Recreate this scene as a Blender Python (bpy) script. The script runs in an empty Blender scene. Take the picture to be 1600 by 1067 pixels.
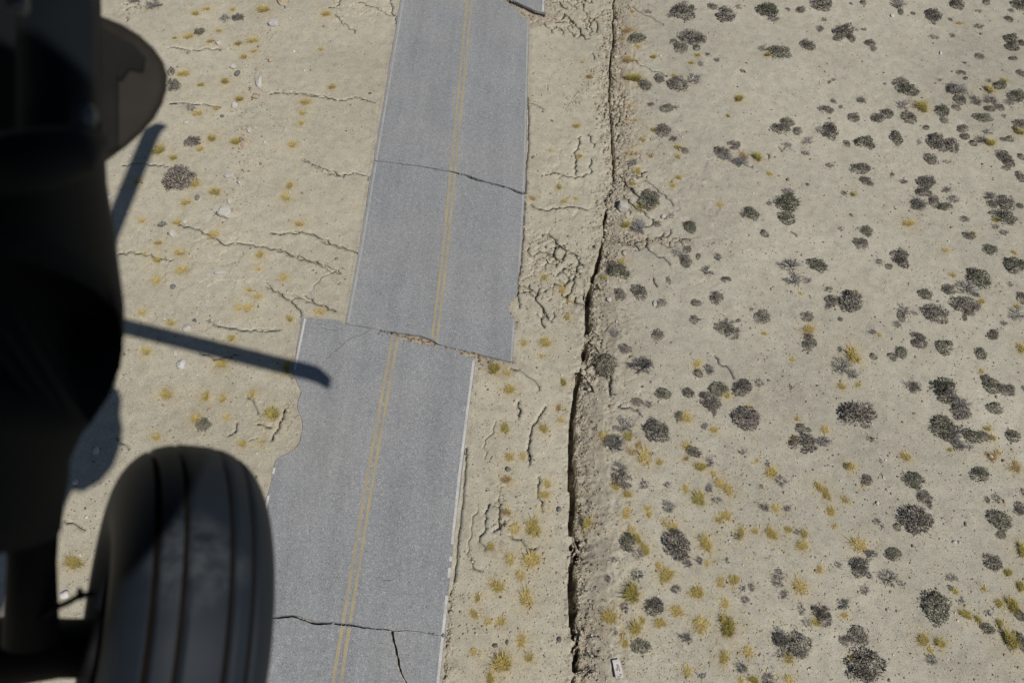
import bpy, bmesh, math, random
import numpy as np
from mathutils import Vector, Matrix

# ------------------------------------------------------------------ camera, world, sun, exposure
W0, H0 = 1600.0, 1067.0
FPX = 1400.0                      # focal length in photo pixels
HORIZON = -1600.0                 # image row of the horizon (far above the frame)
PITCH = math.atan((H0 / 2 - HORIZON) / FPX)
SCALE = 44.0                      # photo pixels per metre at the picture centre
CAM_H = FPX / SCALE * math.sin(PITCH)
CAM = np.array([0.0, 0.0, CAM_H])
C_R = np.array([1.0, 0, 0])
C_U = np.array([0, math.sin(PITCH), math.cos(PITCH)])
C_F = np.array([0, math.cos(PITCH), -math.sin(PITCH)])

def ray(x, y):
    return C_F + C_R * ((x - W0 / 2) / FPX) + C_U * ((H0 / 2 - y) / FPX)
def G(x, y, z=0.0):               # photo point -> point of the level ground
    d = ray(x, y)
    return CAM + d * ((z - CAM_H) / d[2])
def at(x, y, depth):              # photo point at a distance along the optical axis
    return CAM + ray(x, y) * depth
def px_per_m(x, y):
    d = ray(x, y)
    return FPX / (-CAM_H / d[2])

scene = bpy.context.scene
cam_data = bpy.data.cameras.new('camera')
cam = bpy.data.objects.new('camera', cam_data)
scene.collection.objects.link(cam)
cam.location = CAM
cam.rotation_euler = (math.pi / 2 - PITCH, 0, 0)
cam_data.sensor_fit = 'HORIZONTAL'
cam_data.sensor_width = 36.0
cam_data.lens = 36.0 * FPX / W0
cam_data.clip_start = 0.02
cam_data.clip_end = 6000
cam_data.dof.use_dof = True
cam_data.dof.focus_distance = 32.0
cam_data.dof.aperture_fstop = 3.2
scene.camera = cam

# the helicopter's shadow tells where the sun stands: straight behind the camera lies this photo point
d_ = ray(168, 575)
SUN = -d_ / np.linalg.norm(d_)    # unit vector towards the sun
SUN_EL = math.asin(SUN[2])
world = bpy.data.worlds.new('World')
scene.world = world
world.use_nodes = True
wn = world.node_tree.nodes
wl = world.node_tree.links
bg = wn['Background']
sky = wn.new('ShaderNodeTexSky')
sky.sky_type = 'NISHITA'
sky.sun_disc = False
sky.sun_elevation = SUN_EL
sky.sun_rotation = math.atan2(SUN[0], SUN[1])
sky.altitude = 700
sky.dust_density = 0.6
wl.new(sky.outputs[0], bg.inputs[0])
bg.inputs[1].default_value = 0.05
sun_data = bpy.data.lights.new('sun', 'SUN')
sun_data.energy = 5.0
sun_data.angle = math.radians(0.42)
sun_data.color = (1.0, 0.955, 0.88)
sun = bpy.data.objects.new('sun', sun_data)
scene.collection.objects.link(sun)
sun.rotation_euler = Vector(SUN).to_track_quat('Z', 'Y').to_euler()
sun.location = (0, 0, 60)
scene.view_settings.view_transform = 'Standard'
scene.view_settings.look = 'None'
scene.view_settings.gamma = 1
scene.view_settings.use_curve_mapping = False
scene.view_settings.exposure = -0.36

random.seed(7)
RNG = np.random.default_rng(11)
COL = scene.collection

# ------------------------------------------------------------------ helpers
def link(o, parent=None):
    COL.objects.link(o)
    if parent is not None:
        o.parent = parent
    return o
def mesh_from(name, verts, faces, mat=None, smooth=False):
    me = bpy.data.meshes.new(name)
    me.from_pydata([tuple(map(float, v)) for v in verts], [], faces)
    if mat is not None:
        me.materials.append(mat)
    if smooth:
        me.polygons.foreach_set('use_smooth', [True] * len(me.polygons))
    me.update()
    return me
def obj(name, me, parent=None, loc=None):
    o = bpy.data.objects.new(name, me)
    link(o, parent)
    if loc is not None:
        o.location = tuple(map(float, loc))
    return o
def tag(o, label=None, cat=None, group=None, kind=None):
    if label: o['label'] = label
    if cat: o['category'] = cat
    if group: o['group'] = group
    if kind: o['kind'] = kind
    return o
def empty(name, loc=(0, 0, 0)):
    o = bpy.data.objects.new(name, None)
    o.empty_display_size = 0.1
    link(o)
    o.location = tuple(map(float, loc))
    return o

def hash2(ix, iy, seed):
    h = (ix.astype(np.int64) * 374761393 + iy.astype(np.int64) * 668265263 + seed * 974634777) & 0x7fffffff
    h = (h ^ (h >> 13)) * 1274126177 & 0x7fffffff
    h = h ^ (h >> 16)
    return (h & 0xffff) / 65535.0
def vnoise(x, y, seed=0):
    ix = np.floor(x); iy = np.floor(y)
    fx = x - ix; fy = y - iy
    fx = fx * fx * (3 - 2 * fx); fy = fy * fy * (3 - 2 * fy)
    a = hash2(ix, iy, seed); b = hash2(ix + 1, iy, seed)
    c = hash2(ix, iy + 1, seed); d = hash2(ix + 1, iy + 1, seed)
    return (a * (1 - fx) + b * fx) * (1 - fy) + (c * (1 - fx) + d * fx) * fy
def fbm(x, y, octs=4, seed=0):
    s = 0; a = 1.0; t = 0
    for k in range(octs):
        s = s + a * (vnoise(x * 2 ** k + 13.7 * k, y * 2 ** k - 7.1 * k, seed + k) - 0.5)
        t += a; a *= 0.5
    return s / t * 2
def jag(pts, step=0.12, amp=0.05, seed=0, sharp=0.):
    """world polyline -> finer polyline with an irregular, broken course"""
    P = np.array([p[:2] for p in pts], float)
    out = []
    rj = random.Random(seed)
    L = 0
    for a, b in zip(P[:-1], P[1:]):
        l = np.linalg.norm(b - a); n = max(1, int(l / step))
        nrm = np.array([-(b - a)[1], (b - a)[0]]) / max(l, 1e-6)
        for i in range(n):
            s = L + l * i / n
            k = amp * float(fbm(np.array([s * 1.6]), np.array([seed * 3.3 + .5]), 4, 5)[0])
            k = k * (1 - sharp) + sharp * amp * rj.uniform(-.42, .42)
            if i == 0: k *= .5
            out.append(a + (b - a) * i / n + nrm * k * 2)
        L += l
    out.append(P[-1])
    return np.array(out)

# ------------------------------------------------------------------ materials
def material(name):
    m = bpy.data.materials.new(name)
    m.use_nodes = True
    nt = m.node_tree
    p = nt.nodes['Principled BSDF']
    return m, nt, p
def N(nt, typ, **kw):
    n = nt.nodes.new(typ)
    for k, v in kw.items():
        if k.startswith('i_'):
            n.inputs[k[2:].replace('_', ' ')].default_value = v
        else:
            setattr(n, k, v)
    return n
def mix(nt, fac, a, b, blend='MIX'):
    n = nt.nodes.new('ShaderNodeMix')
    n.data_type = 'RGBA'
    n.blend_type = blend
    for sock, v in ((n.inputs['Factor'], fac), (n.inputs[6], a), (n.inputs[7], b)):
        if hasattr(v, 'links') or hasattr(v, 'is_output'):
            nt.links.new(v, sock)
        else:
            sock.default_value = v if not isinstance(v, tuple) or len(v) != 3 else (*v, 1)
    return n.outputs[2]
def ramp(nt, src, stops):
    n = nt.nodes.new('ShaderNodeValToRGB')
    e = n.color_ramp.elements
    while len(e) < len(stops): e.new(0.5)
    for el, (p, c) in zip(e, stops):
        el.position = p
        el.color = (c, c, c, 1) if not isinstance(c, tuple) else (*c, 1)
    nt.links.new(src, n.inputs[0])
    return n.outputs[0]
def world_pos(nt):
    return N(nt, 'ShaderNodeNewGeometry').outputs['Position']
def noise(nt, vec, scale, detail=4, rough=0.55, out=0):
    n = N(nt, 'ShaderNodeTexNoise')
    n.inputs['Scale'].default_value = scale
    n.inputs['Detail'].default_value = detail
    n.inputs['Roughness'].default_value = rough
    nt.links.new(vec, n.inputs['Vector'])
    return n.outputs[out]
def voronoi(nt, vec, scale, feature='F1'):
    n = N(nt, 'ShaderNodeTexVoronoi', feature=feature)
    n.inputs['Scale'].default_value = scale
    nt.links.new(vec, n.inputs['Vector'])
    return n
def bump(nt, p, height, strength, dist):
    b = N(nt, 'ShaderNodeBump')
    b.inputs['Strength'].default_value = strength
    b.inputs['Distance'].default_value = dist
    nt.links.new(height, b.inputs['Height'])
    nt.links.new(b.outputs[0], p.inputs['Normal'])

def make_soil():
    m, nt, p = material('desert_soil')
    pos = world_pos(nt)
    att = N(nt, 'ShaderNodeAttribute', attribute_name='soil')
    sep = N(nt, 'ShaderNodeSeparateColor')
    nt.links.new(att.outputs['Color'], sep.inputs[0])
    dist, grey, litter = sep.outputs[0], sep.outputs[1], sep.outputs[2]
    n1 = noise(nt, pos, 0.35, 6, 0.6)
    n0 = noise(nt, pos, 0.11, 7, 0.62)
    n2 = noise(nt, pos, 2.6, 6, 0.65)
    n3 = noise(nt, pos, 26, 4, 0.7)
    base = mix(nt, grey, (0.425, 0.390, 0.304), (0.378, 0.353, 0.290))
    base = mix(nt, ramp(nt, n1, [(.38, 0), (.62, 1)]), base, mix(nt, grey, (0.395, 0.367, 0.294), (0.415, 0.389, 0.320)))
    base = mix(nt, 1.0, base, ramp(nt, n0, [(.32, .86), (.5, 1.0), (.66, 1.1)]), 'MULTIPLY')
    base = mix(nt, 1.0, base, ramp(nt, n2, [(.28, .82), (.5, 1.0), (.72, 1.12)]), 'MULTIPLY')
    base = mix(nt, 1.0, base, ramp(nt, n3, [(.28, .62), (.5, 1.0), (.74, 1.3)]), 'MULTIPLY')
    fresh = mix(nt, ramp(nt, n2, [(.4, 0), (.6, 1)]), (0.31, 0.258, 0.19), (0.355, 0.318, 0.258))
    base = mix(nt, ramp(nt, dist, [(.05, 0), (.9, .8)]), base, fresh)
    lit = ramp(nt, noise(nt, pos, 9, 6, .75), [(.42, 0), (.66, 1)])
    lf = N(nt, 'ShaderNodeMath', operation='MULTIPLY')
    nt.links.new(lit, lf.inputs[0]); nt.links.new(litter, lf.inputs[1])
    base = mix(nt, lf.outputs[0], base, (0.40, 0.30, 0.125))
    # grit: single grains lighter and darker than the soil
    v = voronoi(nt, pos, 17)
    cr = N(nt, 'ShaderNodeSeparateColor'); nt.links.new(v.outputs['Color'], cr.inputs[0])
    grain = ramp(nt, v.outputs['Distance'], [(.16, 1), (.26, 0)])
    few = ramp(nt, cr.outputs[0], [(.70, 0), (.74, 1)])
    gm = N(nt, 'ShaderNodeMath', operation='MULTIPLY')
    nt.links.new(grain, gm.inputs[0]); nt.links.new(few, gm.inputs[1])
    gcol = ramp(nt, cr.outputs[1], [(.0, (0.10, 0.09, 0.085)), (.45, (0.2, 0.165, 0.13)), (.6, (0.30, 0.2, 0.13)), (.8, (0.55, .5, .43))])
    base = mix(nt, gm.outputs[0], base, gcol)
    nt.links.new(base, p.inputs['Base Color'])
    p.inputs['Roughness'].default_value = 0.95
    p.inputs['Specular IOR Level'].default_value = 0.15
    hb = N(nt, 'ShaderNodeMath', operation='ADD')
    nt.links.new(n3, hb.inputs[0]); nt.links.new(gm.outputs[0], hb.inputs[1])
    bump(nt, p, hb.outputs[0], 0.5, 0.022)
    return m

def make_asphalt():
    m, nt, p = material('asphalt')
    pos = world_pos(nt)
    big = noise(nt, pos, 0.5, 5, 0.6)
    mid = noise(nt, pos, 6, 6, 0.7)
    fine = noise(nt, pos, 38, 3, 0.8)
    c = mix(nt, ramp(nt, big, [(.3, 0), (.7, 1)]), (0.222, 0.232, 0.248), (0.258, 0.265, 0.274))
    c = mix(nt, 1.0, c, ramp(nt, mid, [(.3, .9), (.7, 1.1)]), 'MULTIPLY')
    c = mix(nt, 1.0, c, ramp(nt, fine, [(.25, .40), (.5, .98), (.75, 1.85)]), 'MULTIPLY')
    v = voronoi(nt, pos, 30)
    cs = N(nt, 'ShaderNodeSeparateColor'); nt.links.new(v.outputs['Color'], cs.inputs[0])
    c = mix(nt, ramp(nt, cs.outputs[0], [(.86, 0), (.93, .55)]), c, (0.44, 0.42, 0.385))
    c = mix(nt, ramp(nt, cs.outputs[1], [(.93, 0), (.97, .5)]), c, (0.09, 0.09, 0.09))
    mp = N(nt, 'ShaderNodeMapping'); nt.links.new(pos, mp.inputs[0])
    rd = G(677, 535) - G(732, 0)
    mp.vector_type = 'TEXTURE'
    mp.inputs['Rotation'].default_value = (0, 0, math.atan2(rd[1], rd[0]) + math.pi / 2)
    mp.inputs['Scale'].default_value = (.75, 9, 1)
    streak = noise(nt, mp.outputs[0], 1.0, 5, .6)
    c = mix(nt, 1.0, c, ramp(nt, streak, [(.3, .88), (.5, 1.0), (.7, 1.09)]), 'MULTIPLY')
    # wheel paths and dust lie along the lanes
    dust = noise(nt, pos, 0.18, 3, .5)
    c = mix(nt, ramp(nt, dust, [(.45, 0), (.75, .22)]), c, (0.34, 0.315, 0.27))
    nt.links.new(c, p.inputs['Base Color'])
    p.inputs['Roughness'].default_value = 0.9
    p.inputs['Specular IOR Level'].default_value = 0.2
    bump(nt, p, fine, 0.35, 0.01)
    return m

def make_paint(name, col, wear=.5):
    m, nt, p = material(name)
    pos = world_pos(nt)
    w = noise(nt, pos, 11, 6, 0.75)
    w2 = noise(nt, pos, 1.1, 3, 0.6)
    ad = N(nt, 'ShaderNodeMath', operation='ADD'); ad.operation = 'AVERAGE' if False else 'ADD'; ad2 = N(nt, 'ShaderNodeMath', operation='MULTIPLY'); nt.links.new(w, ad.inputs[0]); nt.links.new(w2, ad.inputs[1]); nt.links.new(ad.outputs[0], ad2.inputs[0]); ad2.inputs[1].default_value = .5
    f = ramp(nt, ad2.outputs[0], [(.0, .0), (.42, .0), (.62, .25 + wear * .25)])
    fine = noise(nt, pos, 38, 3, .8)
    c = mix(nt, f, (*col,), (0.23, 0.225, 0.215))
    c = mix(nt, 1.0, c, ramp(nt, fine, [(.25, .7), (.5, 1.0), (.75, 1.2)]), 'MULTIPLY')
    nt.links.new(c, p.inputs['Base Color'])
    p.inputs['Roughness'].default_value = 0.8
    return m

def make_plant(name, stops, spread=.35, rough=.85):
    """leaf colour differs from leaf to leaf (mesh attribute) and from plant to plant"""
    m, nt, p = material(name)
    att = N(nt, 'ShaderNodeAttribute', attribute_name='leaf')
    oi = N(nt, 'ShaderNodeObjectInfo')
    ma = N(nt, 'ShaderNodeMath', operation='MULTIPLY_ADD')
    nt.links.new(oi.outputs['Random'], ma.inputs[0]); ma.inputs[1].default_value = spread
    sb = N(nt, 'ShaderNodeMath', operation='MULTIPLY'); sb.inputs[1].default_value = 1 - spread
    nt.links.new(att.outputs['Fac'], sb.inputs[0]); nt.links.new(sb.outputs[0], ma.inputs[2])
    c = ramp(nt, ma.outputs[0], stops)
    nt.links.new(c, p.inputs['Base Color'])
    p.inputs['Roughness'].default_value = rough
    p.inputs['Specular IOR Level'].default_value = .15
    return m

def make_stone(name, stops, scale=9):
    m, nt, p = material(name)
    oi = N(nt, 'ShaderNodeObjectInfo')
    tc = N(nt, 'ShaderNodeTexCoord')
    n = noise(nt, tc.outputs['Object'], scale, 6, .7)
    c = ramp(nt, oi.outputs['Random'], stops)
    c = mix(nt, 1.0, c, ramp(nt, n, [(.25, .6), (.5, 1), (.75, 1.25)]), 'MULTIPLY')
    nt.links.new(c, p.inputs['Base Color'])
    p.inputs['Roughness'].default_value = .9
    bump(nt, p, n, .5, .03)
    return m

def make_gravel(name, stops):
    m, nt, p = material(name)
    att = N(nt, 'ShaderNodeAttribute', attribute_name='leaf')
    nt.links.new(ramp(nt, att.outputs['Fac'], stops), p.inputs['Base Color'])
    p.inputs['Roughness'].default_value = .95
    p.inputs['Specular IOR Level'].default_value = .15
    return m

def make_plain(name, col, rough=.6, metal=0., spec=.5, var=.25, scale=14):
    m, nt, p = material(name)
    tc = N(nt, 'ShaderNodeTexCoord')
    n = noise(nt, tc.outputs['Object'], scale, 5, .65)
    c = mix(nt, 1.0, (*col,), ramp(nt, n, [(.25, 1 - var), (.75, 1 + var)]), 'MULTIPLY')
    nt.links.new(c, p.inputs['Base Color'])
    p.inputs['Roughness'].default_value = rough
    p.inputs['Metallic'].default_value = metal
    p.inputs['Specular IOR Level'].default_value = spec
    return m

M_SOIL = make_soil()
M_ASPH = make_asphalt()
M_WHITE = make_paint('white_road_paint', (0.56, 0.55, 0.525), 1.2)
M_WHITE2 = make_paint('faded_white_road_paint', (0.39, 0.385, 0.37), 1.6)
M_YELL = make_paint('yellow_road_paint', (0.385, 0.315, 0.18), 2.2)
M_DARK = make_plant('grey_brown_foliage', [(.05, (0.085, .076, .067)), (.45, (.20, .183, .157)), (.95, (.385, .352, .305))])
M_GREEN = make_plant('grey_green_foliage', [(.05, (.075, .078, .055)), (.45, (.168, .168, .122)), (.95, (.33, .32, .248))])
M_PURP = make_plant('purple_brown_foliage', [(.05, (.082, .071, .064)), (.45, (.185, .163, .146)), (.95, (.345, .305, .275))])
M_TWIG = make_plant('grey_twigs', [(.05, (.065, .065, .068)), (.5, (.175, .17, .17)), (.95, (.38, .365, .35))])
M_YGR = make_plant('yellow_dry_grass', [(.05, (.27, .22, .07)), (.35, (.42, .335, .115)), (.65, (.52, .40, .15)), (.95, (.63, .54, .28))], .6)
M_OLV = make_plant('olive_grass', [(.05, (.17, .148, .04)), (.5, (.36, .30, .09)), (.95, (.52, .44, .17))])
M_TAN = make_plant('tan_dry_herb', [(.05, (.20, .125, .05)), (.5, (.31, .21, .095)), (.95, (.44, .33, .18))])
M_STEM = make_plant('shrub_stems', [(.05, (.06, .052, .045)), (.5, (.12, .105, .09)), (.95, (.2, .18, .16))])
M_WROCK = make_stone('pale_rock', [(0, (.42, .395, .36)), (.6, (.50, .48, .45)), (1, (.58, .56, .535))])
M_TROCK = make_stone('tan_rock', [(0, (.34, .26, .18)), (1, (.46, .37, .28))])
M_DROCK = make_stone('slate_rock', [(0, (.11, .11, .115)), (1, (.19, .185, .18))])
M_GRAVEL = make_gravel('mixed_gravel', [(0, (.11, .10, .095)), (.25, (.22, .175, .13)), (.5, (.34, .275, .205)), (.8, (.43, .37, .29)), (1, (.62, .58, .52))])
M_CLOD = make_gravel('soil_clods', [(0, (.27, .225, .17)), (.5, (.35, .31, .245)), (1, (.45, .405, .335))])

# ------------------------------------------------------------------ ground: one sheet with fissure, cracks and rubble modelled in
def zoomed(x0, y0, s):
    return lambda pts: [(x0 + a / s, y0 + b / s) for a, b in pts]
Z1 = zoomed(0, 0, 1.976); Z3 = zoomed(400, 0, 2.668); Z4 = zoomed(400, 350, 2.668); Z5 = zoomed(400, 700, 2.857)
Z6 = zoomed(780, 0, 3.05); Z7 = zoomed(780, 340, 2.962); Z8 = zoomed(780, 690, 2.83)
Q1 = zoomed(940, 0, 3.952); Q2 = zoomed(1270, 0, 3.952); Q3 = zoomed(940, 260, 3.952); Q4 = zoomed(1270, 260, 3.952)
Q5 = zoomed(920, 530, 3.951); Q6 = zoomed(1270, 530, 3.952); Q7 = zoomed(920, 797, 3.951); Q8 = zoomed(1270, 797, 3.952)
ZL = zoomed(0, 530, 1.987)
F1 = zoomed(790, 370, 7.11); F2 = zoomed(760, 0, 7.11)

def axis(lo, hi, step_lo, step_hi, far_lo, far_hi):
    a = [lo]
    while a[-1] < hi:
        t = (a[-1] - lo) / (hi - lo)
        a.append(a[-1] + step_lo + (step_hi - step_lo) * t)
    s = step_hi; b = a[-1]; up = []
    while b < far_hi:
        s *= 1.35; b += s; up.append(b)
    s = step_lo; b = lo; dn = []
    while b > far_lo:
        s *= 1.35; b -= s; dn.append(b)
    return np.array(dn[::-1] + a + up)
xs = axis(-19.5, 25.5, 0.042, 0.042, -2500, 2500)
ys = axis(4.6, 39.5, 0.036, 0.056, -2500, 4000)
NX, NY = len(xs), len(ys)
X, Y = np.meshgrid(xs, ys)                      # rows follow y
Z = np.zeros_like(X)
DIST = np.zeros_like(X); LITT = np.zeros_like(X)

near = (np.abs(X) < 60) & (Y > -30) & (Y < 90)
rough = fbm(X * .45, Y * .45, 4, 3) * .05 + fbm(X * 3.1, Y * 3.1, 4, 9) * .014
Z += np.where(near, rough, 0)
Z += np.where(near, 0, fbm(X * .01, Y * .01, 3, 21) * np.clip((np.hypot(X, Y) - 60) / 400, 0, 1) * 2)

# --- fissure running up the picture
FIS = [(886, 1100), (893, 1060), (898, 1043), (894, 1008), (890, 973), (886, 937), (886.5, 900), (888, 874), (892, 845), (887, 814), (888, 778),
       (886, 743), (889, 700), (890, 678), (891, 644), (893, 610), (898, 590), (909, 571), (909, 545), (913, 509), (912, 480), (914, 462),
       (920, 445), (924, 425), (929, 407), (936, 390), (941, 365), (944, 340), (945, 310), (954, 285), (957, 265), (954, 240), (951, 180),
       (951, 120), (956, 60), (957, 0), (958, -60)]
fw = np.array([G(a, b) for a, b in FIS])
fw = fw[np.argsort(fw[:, 1])]
# per photo row: gap width, gap depth, slope width, slope depth, left rubble width (metres)
PRO = [(1100, .17, .38, .85, .20, .1), (1030, .18, .40, .9, .22, .1), (960, .24, .5, .95, .30, .08), (800, .27, .55, 1.0, .34, .05), (680, .24, .5, .95, .3, .06),
       (600, .2, .45, .9, .24, .1), (560, .17, .4, .9, .2, .25), (500, .26, .5, .95, .26, .2), (440, .20, .45, .7, .18, .25), (405, .18, .42, .6, .14, .3),
       (370, .10, .26, .6, .12, .35), (310, .15, .34, .75, .16, .6), (250, .13, .3, .75, .16, .65), (120, .12, .28, .75, .15, .7), (0, .13, .3, .7, .15, .75), (-60, .1, .26, .6, .12, .7)]
pyw = np.array([G(930, r[0])[1] for r in PRO]); prv = np.array([r[1:] for r in PRO])
od = np.argsort(pyw); pyw = pyw[od]; prv = prv[od]
jj = fbm(ys * 1.9, ys * 0 + 3.3, 5, 77) * .13 + fbm(ys * 9, ys * 0 + 1.3, 2, 78) * .035
xf = np.interp(ys, fw[:, 1], fw[:, 0]) + np.where((ys > 0) & (ys < 60), jj, 0)
gw, gd, sw, sd, lw = [np.interp(ys, pyw, prv[:, k])[:, None] for k in range(5)]
gd = gd * 2.0
gw = gw * (1 + .55 * fbm(ys * 2.6, ys * 0 + 9.1, 4, 41))[:, None]
active = ((ys > -1) & (ys < 48))[:, None]
S = X - xf[:, None]
rub = fbm(X * 5.5, Y * 5.5, 5, 31); rub2 = fbm(X * 14, Y * 14, 3, 37); lump = np.abs(fbm(X * 3.2, Y * 3.2, 4, 51))
ingap = active & (S > 0) & (S < gw)
tslope = np.clip((S - gw) / sw, 0, 1)
slope = active & (S >= gw) & (S < gw + sw)
Z = np.where(slope, Z - sd * (1 - tslope) ** 1.3 + (1 - tslope) * (rub * .10 + rub2 * .06), Z)
right_fade = np.clip(1 - (S - gw - sw) / 1.1, 0, 1)
Z = np.where(active & (S >= gw + sw), Z + right_fade * (rub * .06 + lump * .05 + rub2 * .045), Z)
left_fade = np.clip(1 + S / (lw + .12), 0, 1)
Z = np.where(active & (S <= 0), Z + left_fade * (rub * .13 + rub2 * .07), Z)
Z = np.where(ingap, Z - gd * (1 + .3 * rub) - .05, Z)
DIST = np.where(active, np.maximum(DIST, np.where(S > 0, np.where(S < gw + sw, .62, right_fade * .4), left_fade * .45)), DIST)

def window(x0, x1, y0, y1):
    i0, i1 = np.searchsorted(xs, [x0, x1]); j0, j1 = np.searchsorted(ys, [y0, y1])
    return slice(max(j0 - 1, 0), min(j1 + 1, NY)), slice(max(i0 - 1, 0), min(i1 + 1, NX))

LOCK = np.full_like(X, -1.); XO = np.zeros_like(X); YO = np.zeros_like(X)      # cracks pull the nearest grid points onto their course
def crack(pts, w=.05, d=.12, amp=.10, lift=0.0, seed=None, step=.13):
    """a soil crack along photo points: half width w, depth d in metres"""
    global cseed
    cseed += 1
    if w < .0095: return
    P = jag([G(a, b) for a, b in pts], step, amp * 1.25, cseed if seed is None else seed, .65)
    L = 0
    tot = np.sum(np.linalg.norm(np.diff(P, axis=0), axis=1))
    for a, b in zip(P[:-1], P[1:]):
        l = np.linalg.norm(b - a)
        if l < 1e-5: continue
        e = min(1, .35 + 3 * min(L, tot - L) / max(tot, .1))
        ww = w * e * (1 + 1.1 * float(fbm(np.array([L * 1.7]), np.array([cseed + .2]), 3, 60)[0]))
        L += l
        ww = max(ww, .012)
        R = .16
        sl = window(min(a[0], b[0]) - R, max(a[0], b[0]) + R, min(a[1], b[1]) - R, max(a[1], b[1]) + R)
        dx, dy = X[sl] - a[0], Y[sl] - a[1]
        t = np.clip((dx * (b - a)[0] + dy * (b - a)[1]) / (l * l), 0, 1)
        ex, ey = dx - t * (b - a)[0], dy - t * (b - a)[1]
        q = np.hypot(ex, ey) + 1e-9                    # distance from the course
        g = .021
        if w < .0105:                                  # fine crack: two lips and a floor
            dep = max(.07, d * 1.8) * e; hw = .003 + ww * .3; lim = 3 * g
            tgt = np.where(q < g, 0, hw); zt = np.where(q < g, -dep, 0)
        else:                                          # open crack: lips, undercut wall, floor
            dep = d * e * float(np.interp(w, [.01, .03, .04], [2.6, 3.0, 3.6])); hw = ww * float(np.interp(w, [.01, .022, .03], [.2, .34, .66])); lim = 5 * g
            tgt = np.where(q < g, 0, np.where(q < 3 * g, hw + .035, hw))
            zt = np.where(q < g, -dep, np.where(q < 3 * g, -min(.07, dep * .3), 0))
        use = (q < lim) & ~((LOCK[sl] >= 0) & (LOCK[sl] <= q))
        k_ = (tgt - q) / q
        XO[sl] = np.where(use, ex * k_, XO[sl]); YO[sl] = np.where(use, ey * k_, YO[sl])
        Z[sl] = np.where(use, rough[sl] + zt, Z[sl])
        LOCK[sl] = np.where(use, q, LOCK[sl])
cseed = 100

def network(cx, cy, rx, ry, cell, w, d, seed, disturb=.25):
    """broken plates: cracks along the borders of irregular cells inside an ellipse given in photo pixels"""
    c = G(cx, cy); k = px_per_m(cx, cy); RX, RY = rx / k, ry / k / math.sin(PITCH)
    sl = window(c[0] - RX, c[0] + RX, c[1] - RY, c[1] + RY)
    x, y = X[sl], Y[sl]
    wx = x + fbm(x * 2.2, y * 2.2, 3, seed) * cell * .6; wy = y + fbm(x * 2.2 + 9, y * 2.2, 3, seed + 5) * cell * .6
    gx, gy = np.floor(wx / cell), np.floor(wy / cell)
    f1 = np.full_like(x, 9.); f2 = np.full_like(x, 9.); pid = np.zeros_like(x)
    for i in (-1, 0, 1):
        for j in (-1, 0, 1):
            px = (gx + i + .1 + .8 * hash2(gx + i, gy + j, seed)) * cell; py = (gy + j + .1 + .8 * hash2(gx + i, gy + j, seed + 1)) * cell
            dd = np.hypot(wx - px, wy - py)
            hid = hash2(gx + i, gy + j, seed + 2)
            f2 = np.where(dd < f1, f1, np.minimum(f2, dd)); pid = np.where(dd < f1, hid, pid); f1 = np.minimum(f1, dd)
    m = np.clip(1.25 - np.hypot((x - c[0]) / RX, (y - c[1]) / RY) + fbm(x * 1.1, y * 1.1, 3, seed + 8) * .7, 0, 1)
    gate = np.clip((fbm(x * 1.7, y * 1.7, 2, seed + 13) + .30) * 3, 0, 1)
    ed = f2 - f1
    ok = (np.abs(S[sl]) > .02)
    dep = d * 1.5 * m * gate * np.clip((w * m + .016 - ed) / .02, 0, 1)
    tilt = (pid - .5) * .05 * m
    Z[sl] = np.where(ok, Z[sl] + tilt - dep, Z[sl])
    DIST[sl] = np.maximum(DIST[sl], disturb * m)

# --- road outline (so that the soil stops at the asphalt)
def line_at(pts, y):
    pts = sorted(pts, key=lambda p: p[1])
    return float(np.interp(y, [p[1] for p in pts], [p[0] for p in pts]))
def poly_mask(poly, sl):
    x, y = X[sl], Y[sl]
    inside = np.zeros(x.shape, bool)
    n = len(poly)
    for i in range(n):
        x1, y1 = poly[i]; x2, y2 = poly[(i + 1) % n]
        if y1 == y2: continue
        c = ((y1 > y) != (y2 > y)) & (x < (x2 - x1) * (y - y1) / (y2 - y1) + x1)
        inside ^= c
    return inside

# plates broken along the fissure and by the road ends
network(860, 430, 75, 85, .62, .030, .10, 201, .16)
network(850, 395, 60, 40, .35, .022, .08, 215, .2)
network(880, 20, 75, 34, .40, .030, .10, 202, .5)
network(925, 520, 40, 90, .34, .022, .08, 203, .4)
network(895, 300, 50, 120, .5, .014, .05, 204, .15)
network(790, 815, 26, 60, .38, .016, .07, 205, .15)
network(425, 650, 55, 50, .55, .014, .05, 206, .2)
network(985, 300, 50, 45, .45, .025, .09, 207, .3)
network(1010, 375, 75, 18, .30, .025, .08, 208, .6)
network(958, 150, 30, 210, .22, .034, .11, 209, .6)
network(300, 430, 120, 110, .8, .007, .04, 210, .05)
network(1050, 300, 120, 160, .6, .005, .03, 211, .10)
network(980, 620, 60, 90, .5, .010, .04, 212, .15)
network(560, 20, 60, 25, .7, .016, .06, 213, .1)
network(210, 15, 50, 22, .35, .016, .06, 216, .2)
network(700, 1010, 14, 60, .3, .012, .05, 217, .3)

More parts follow.
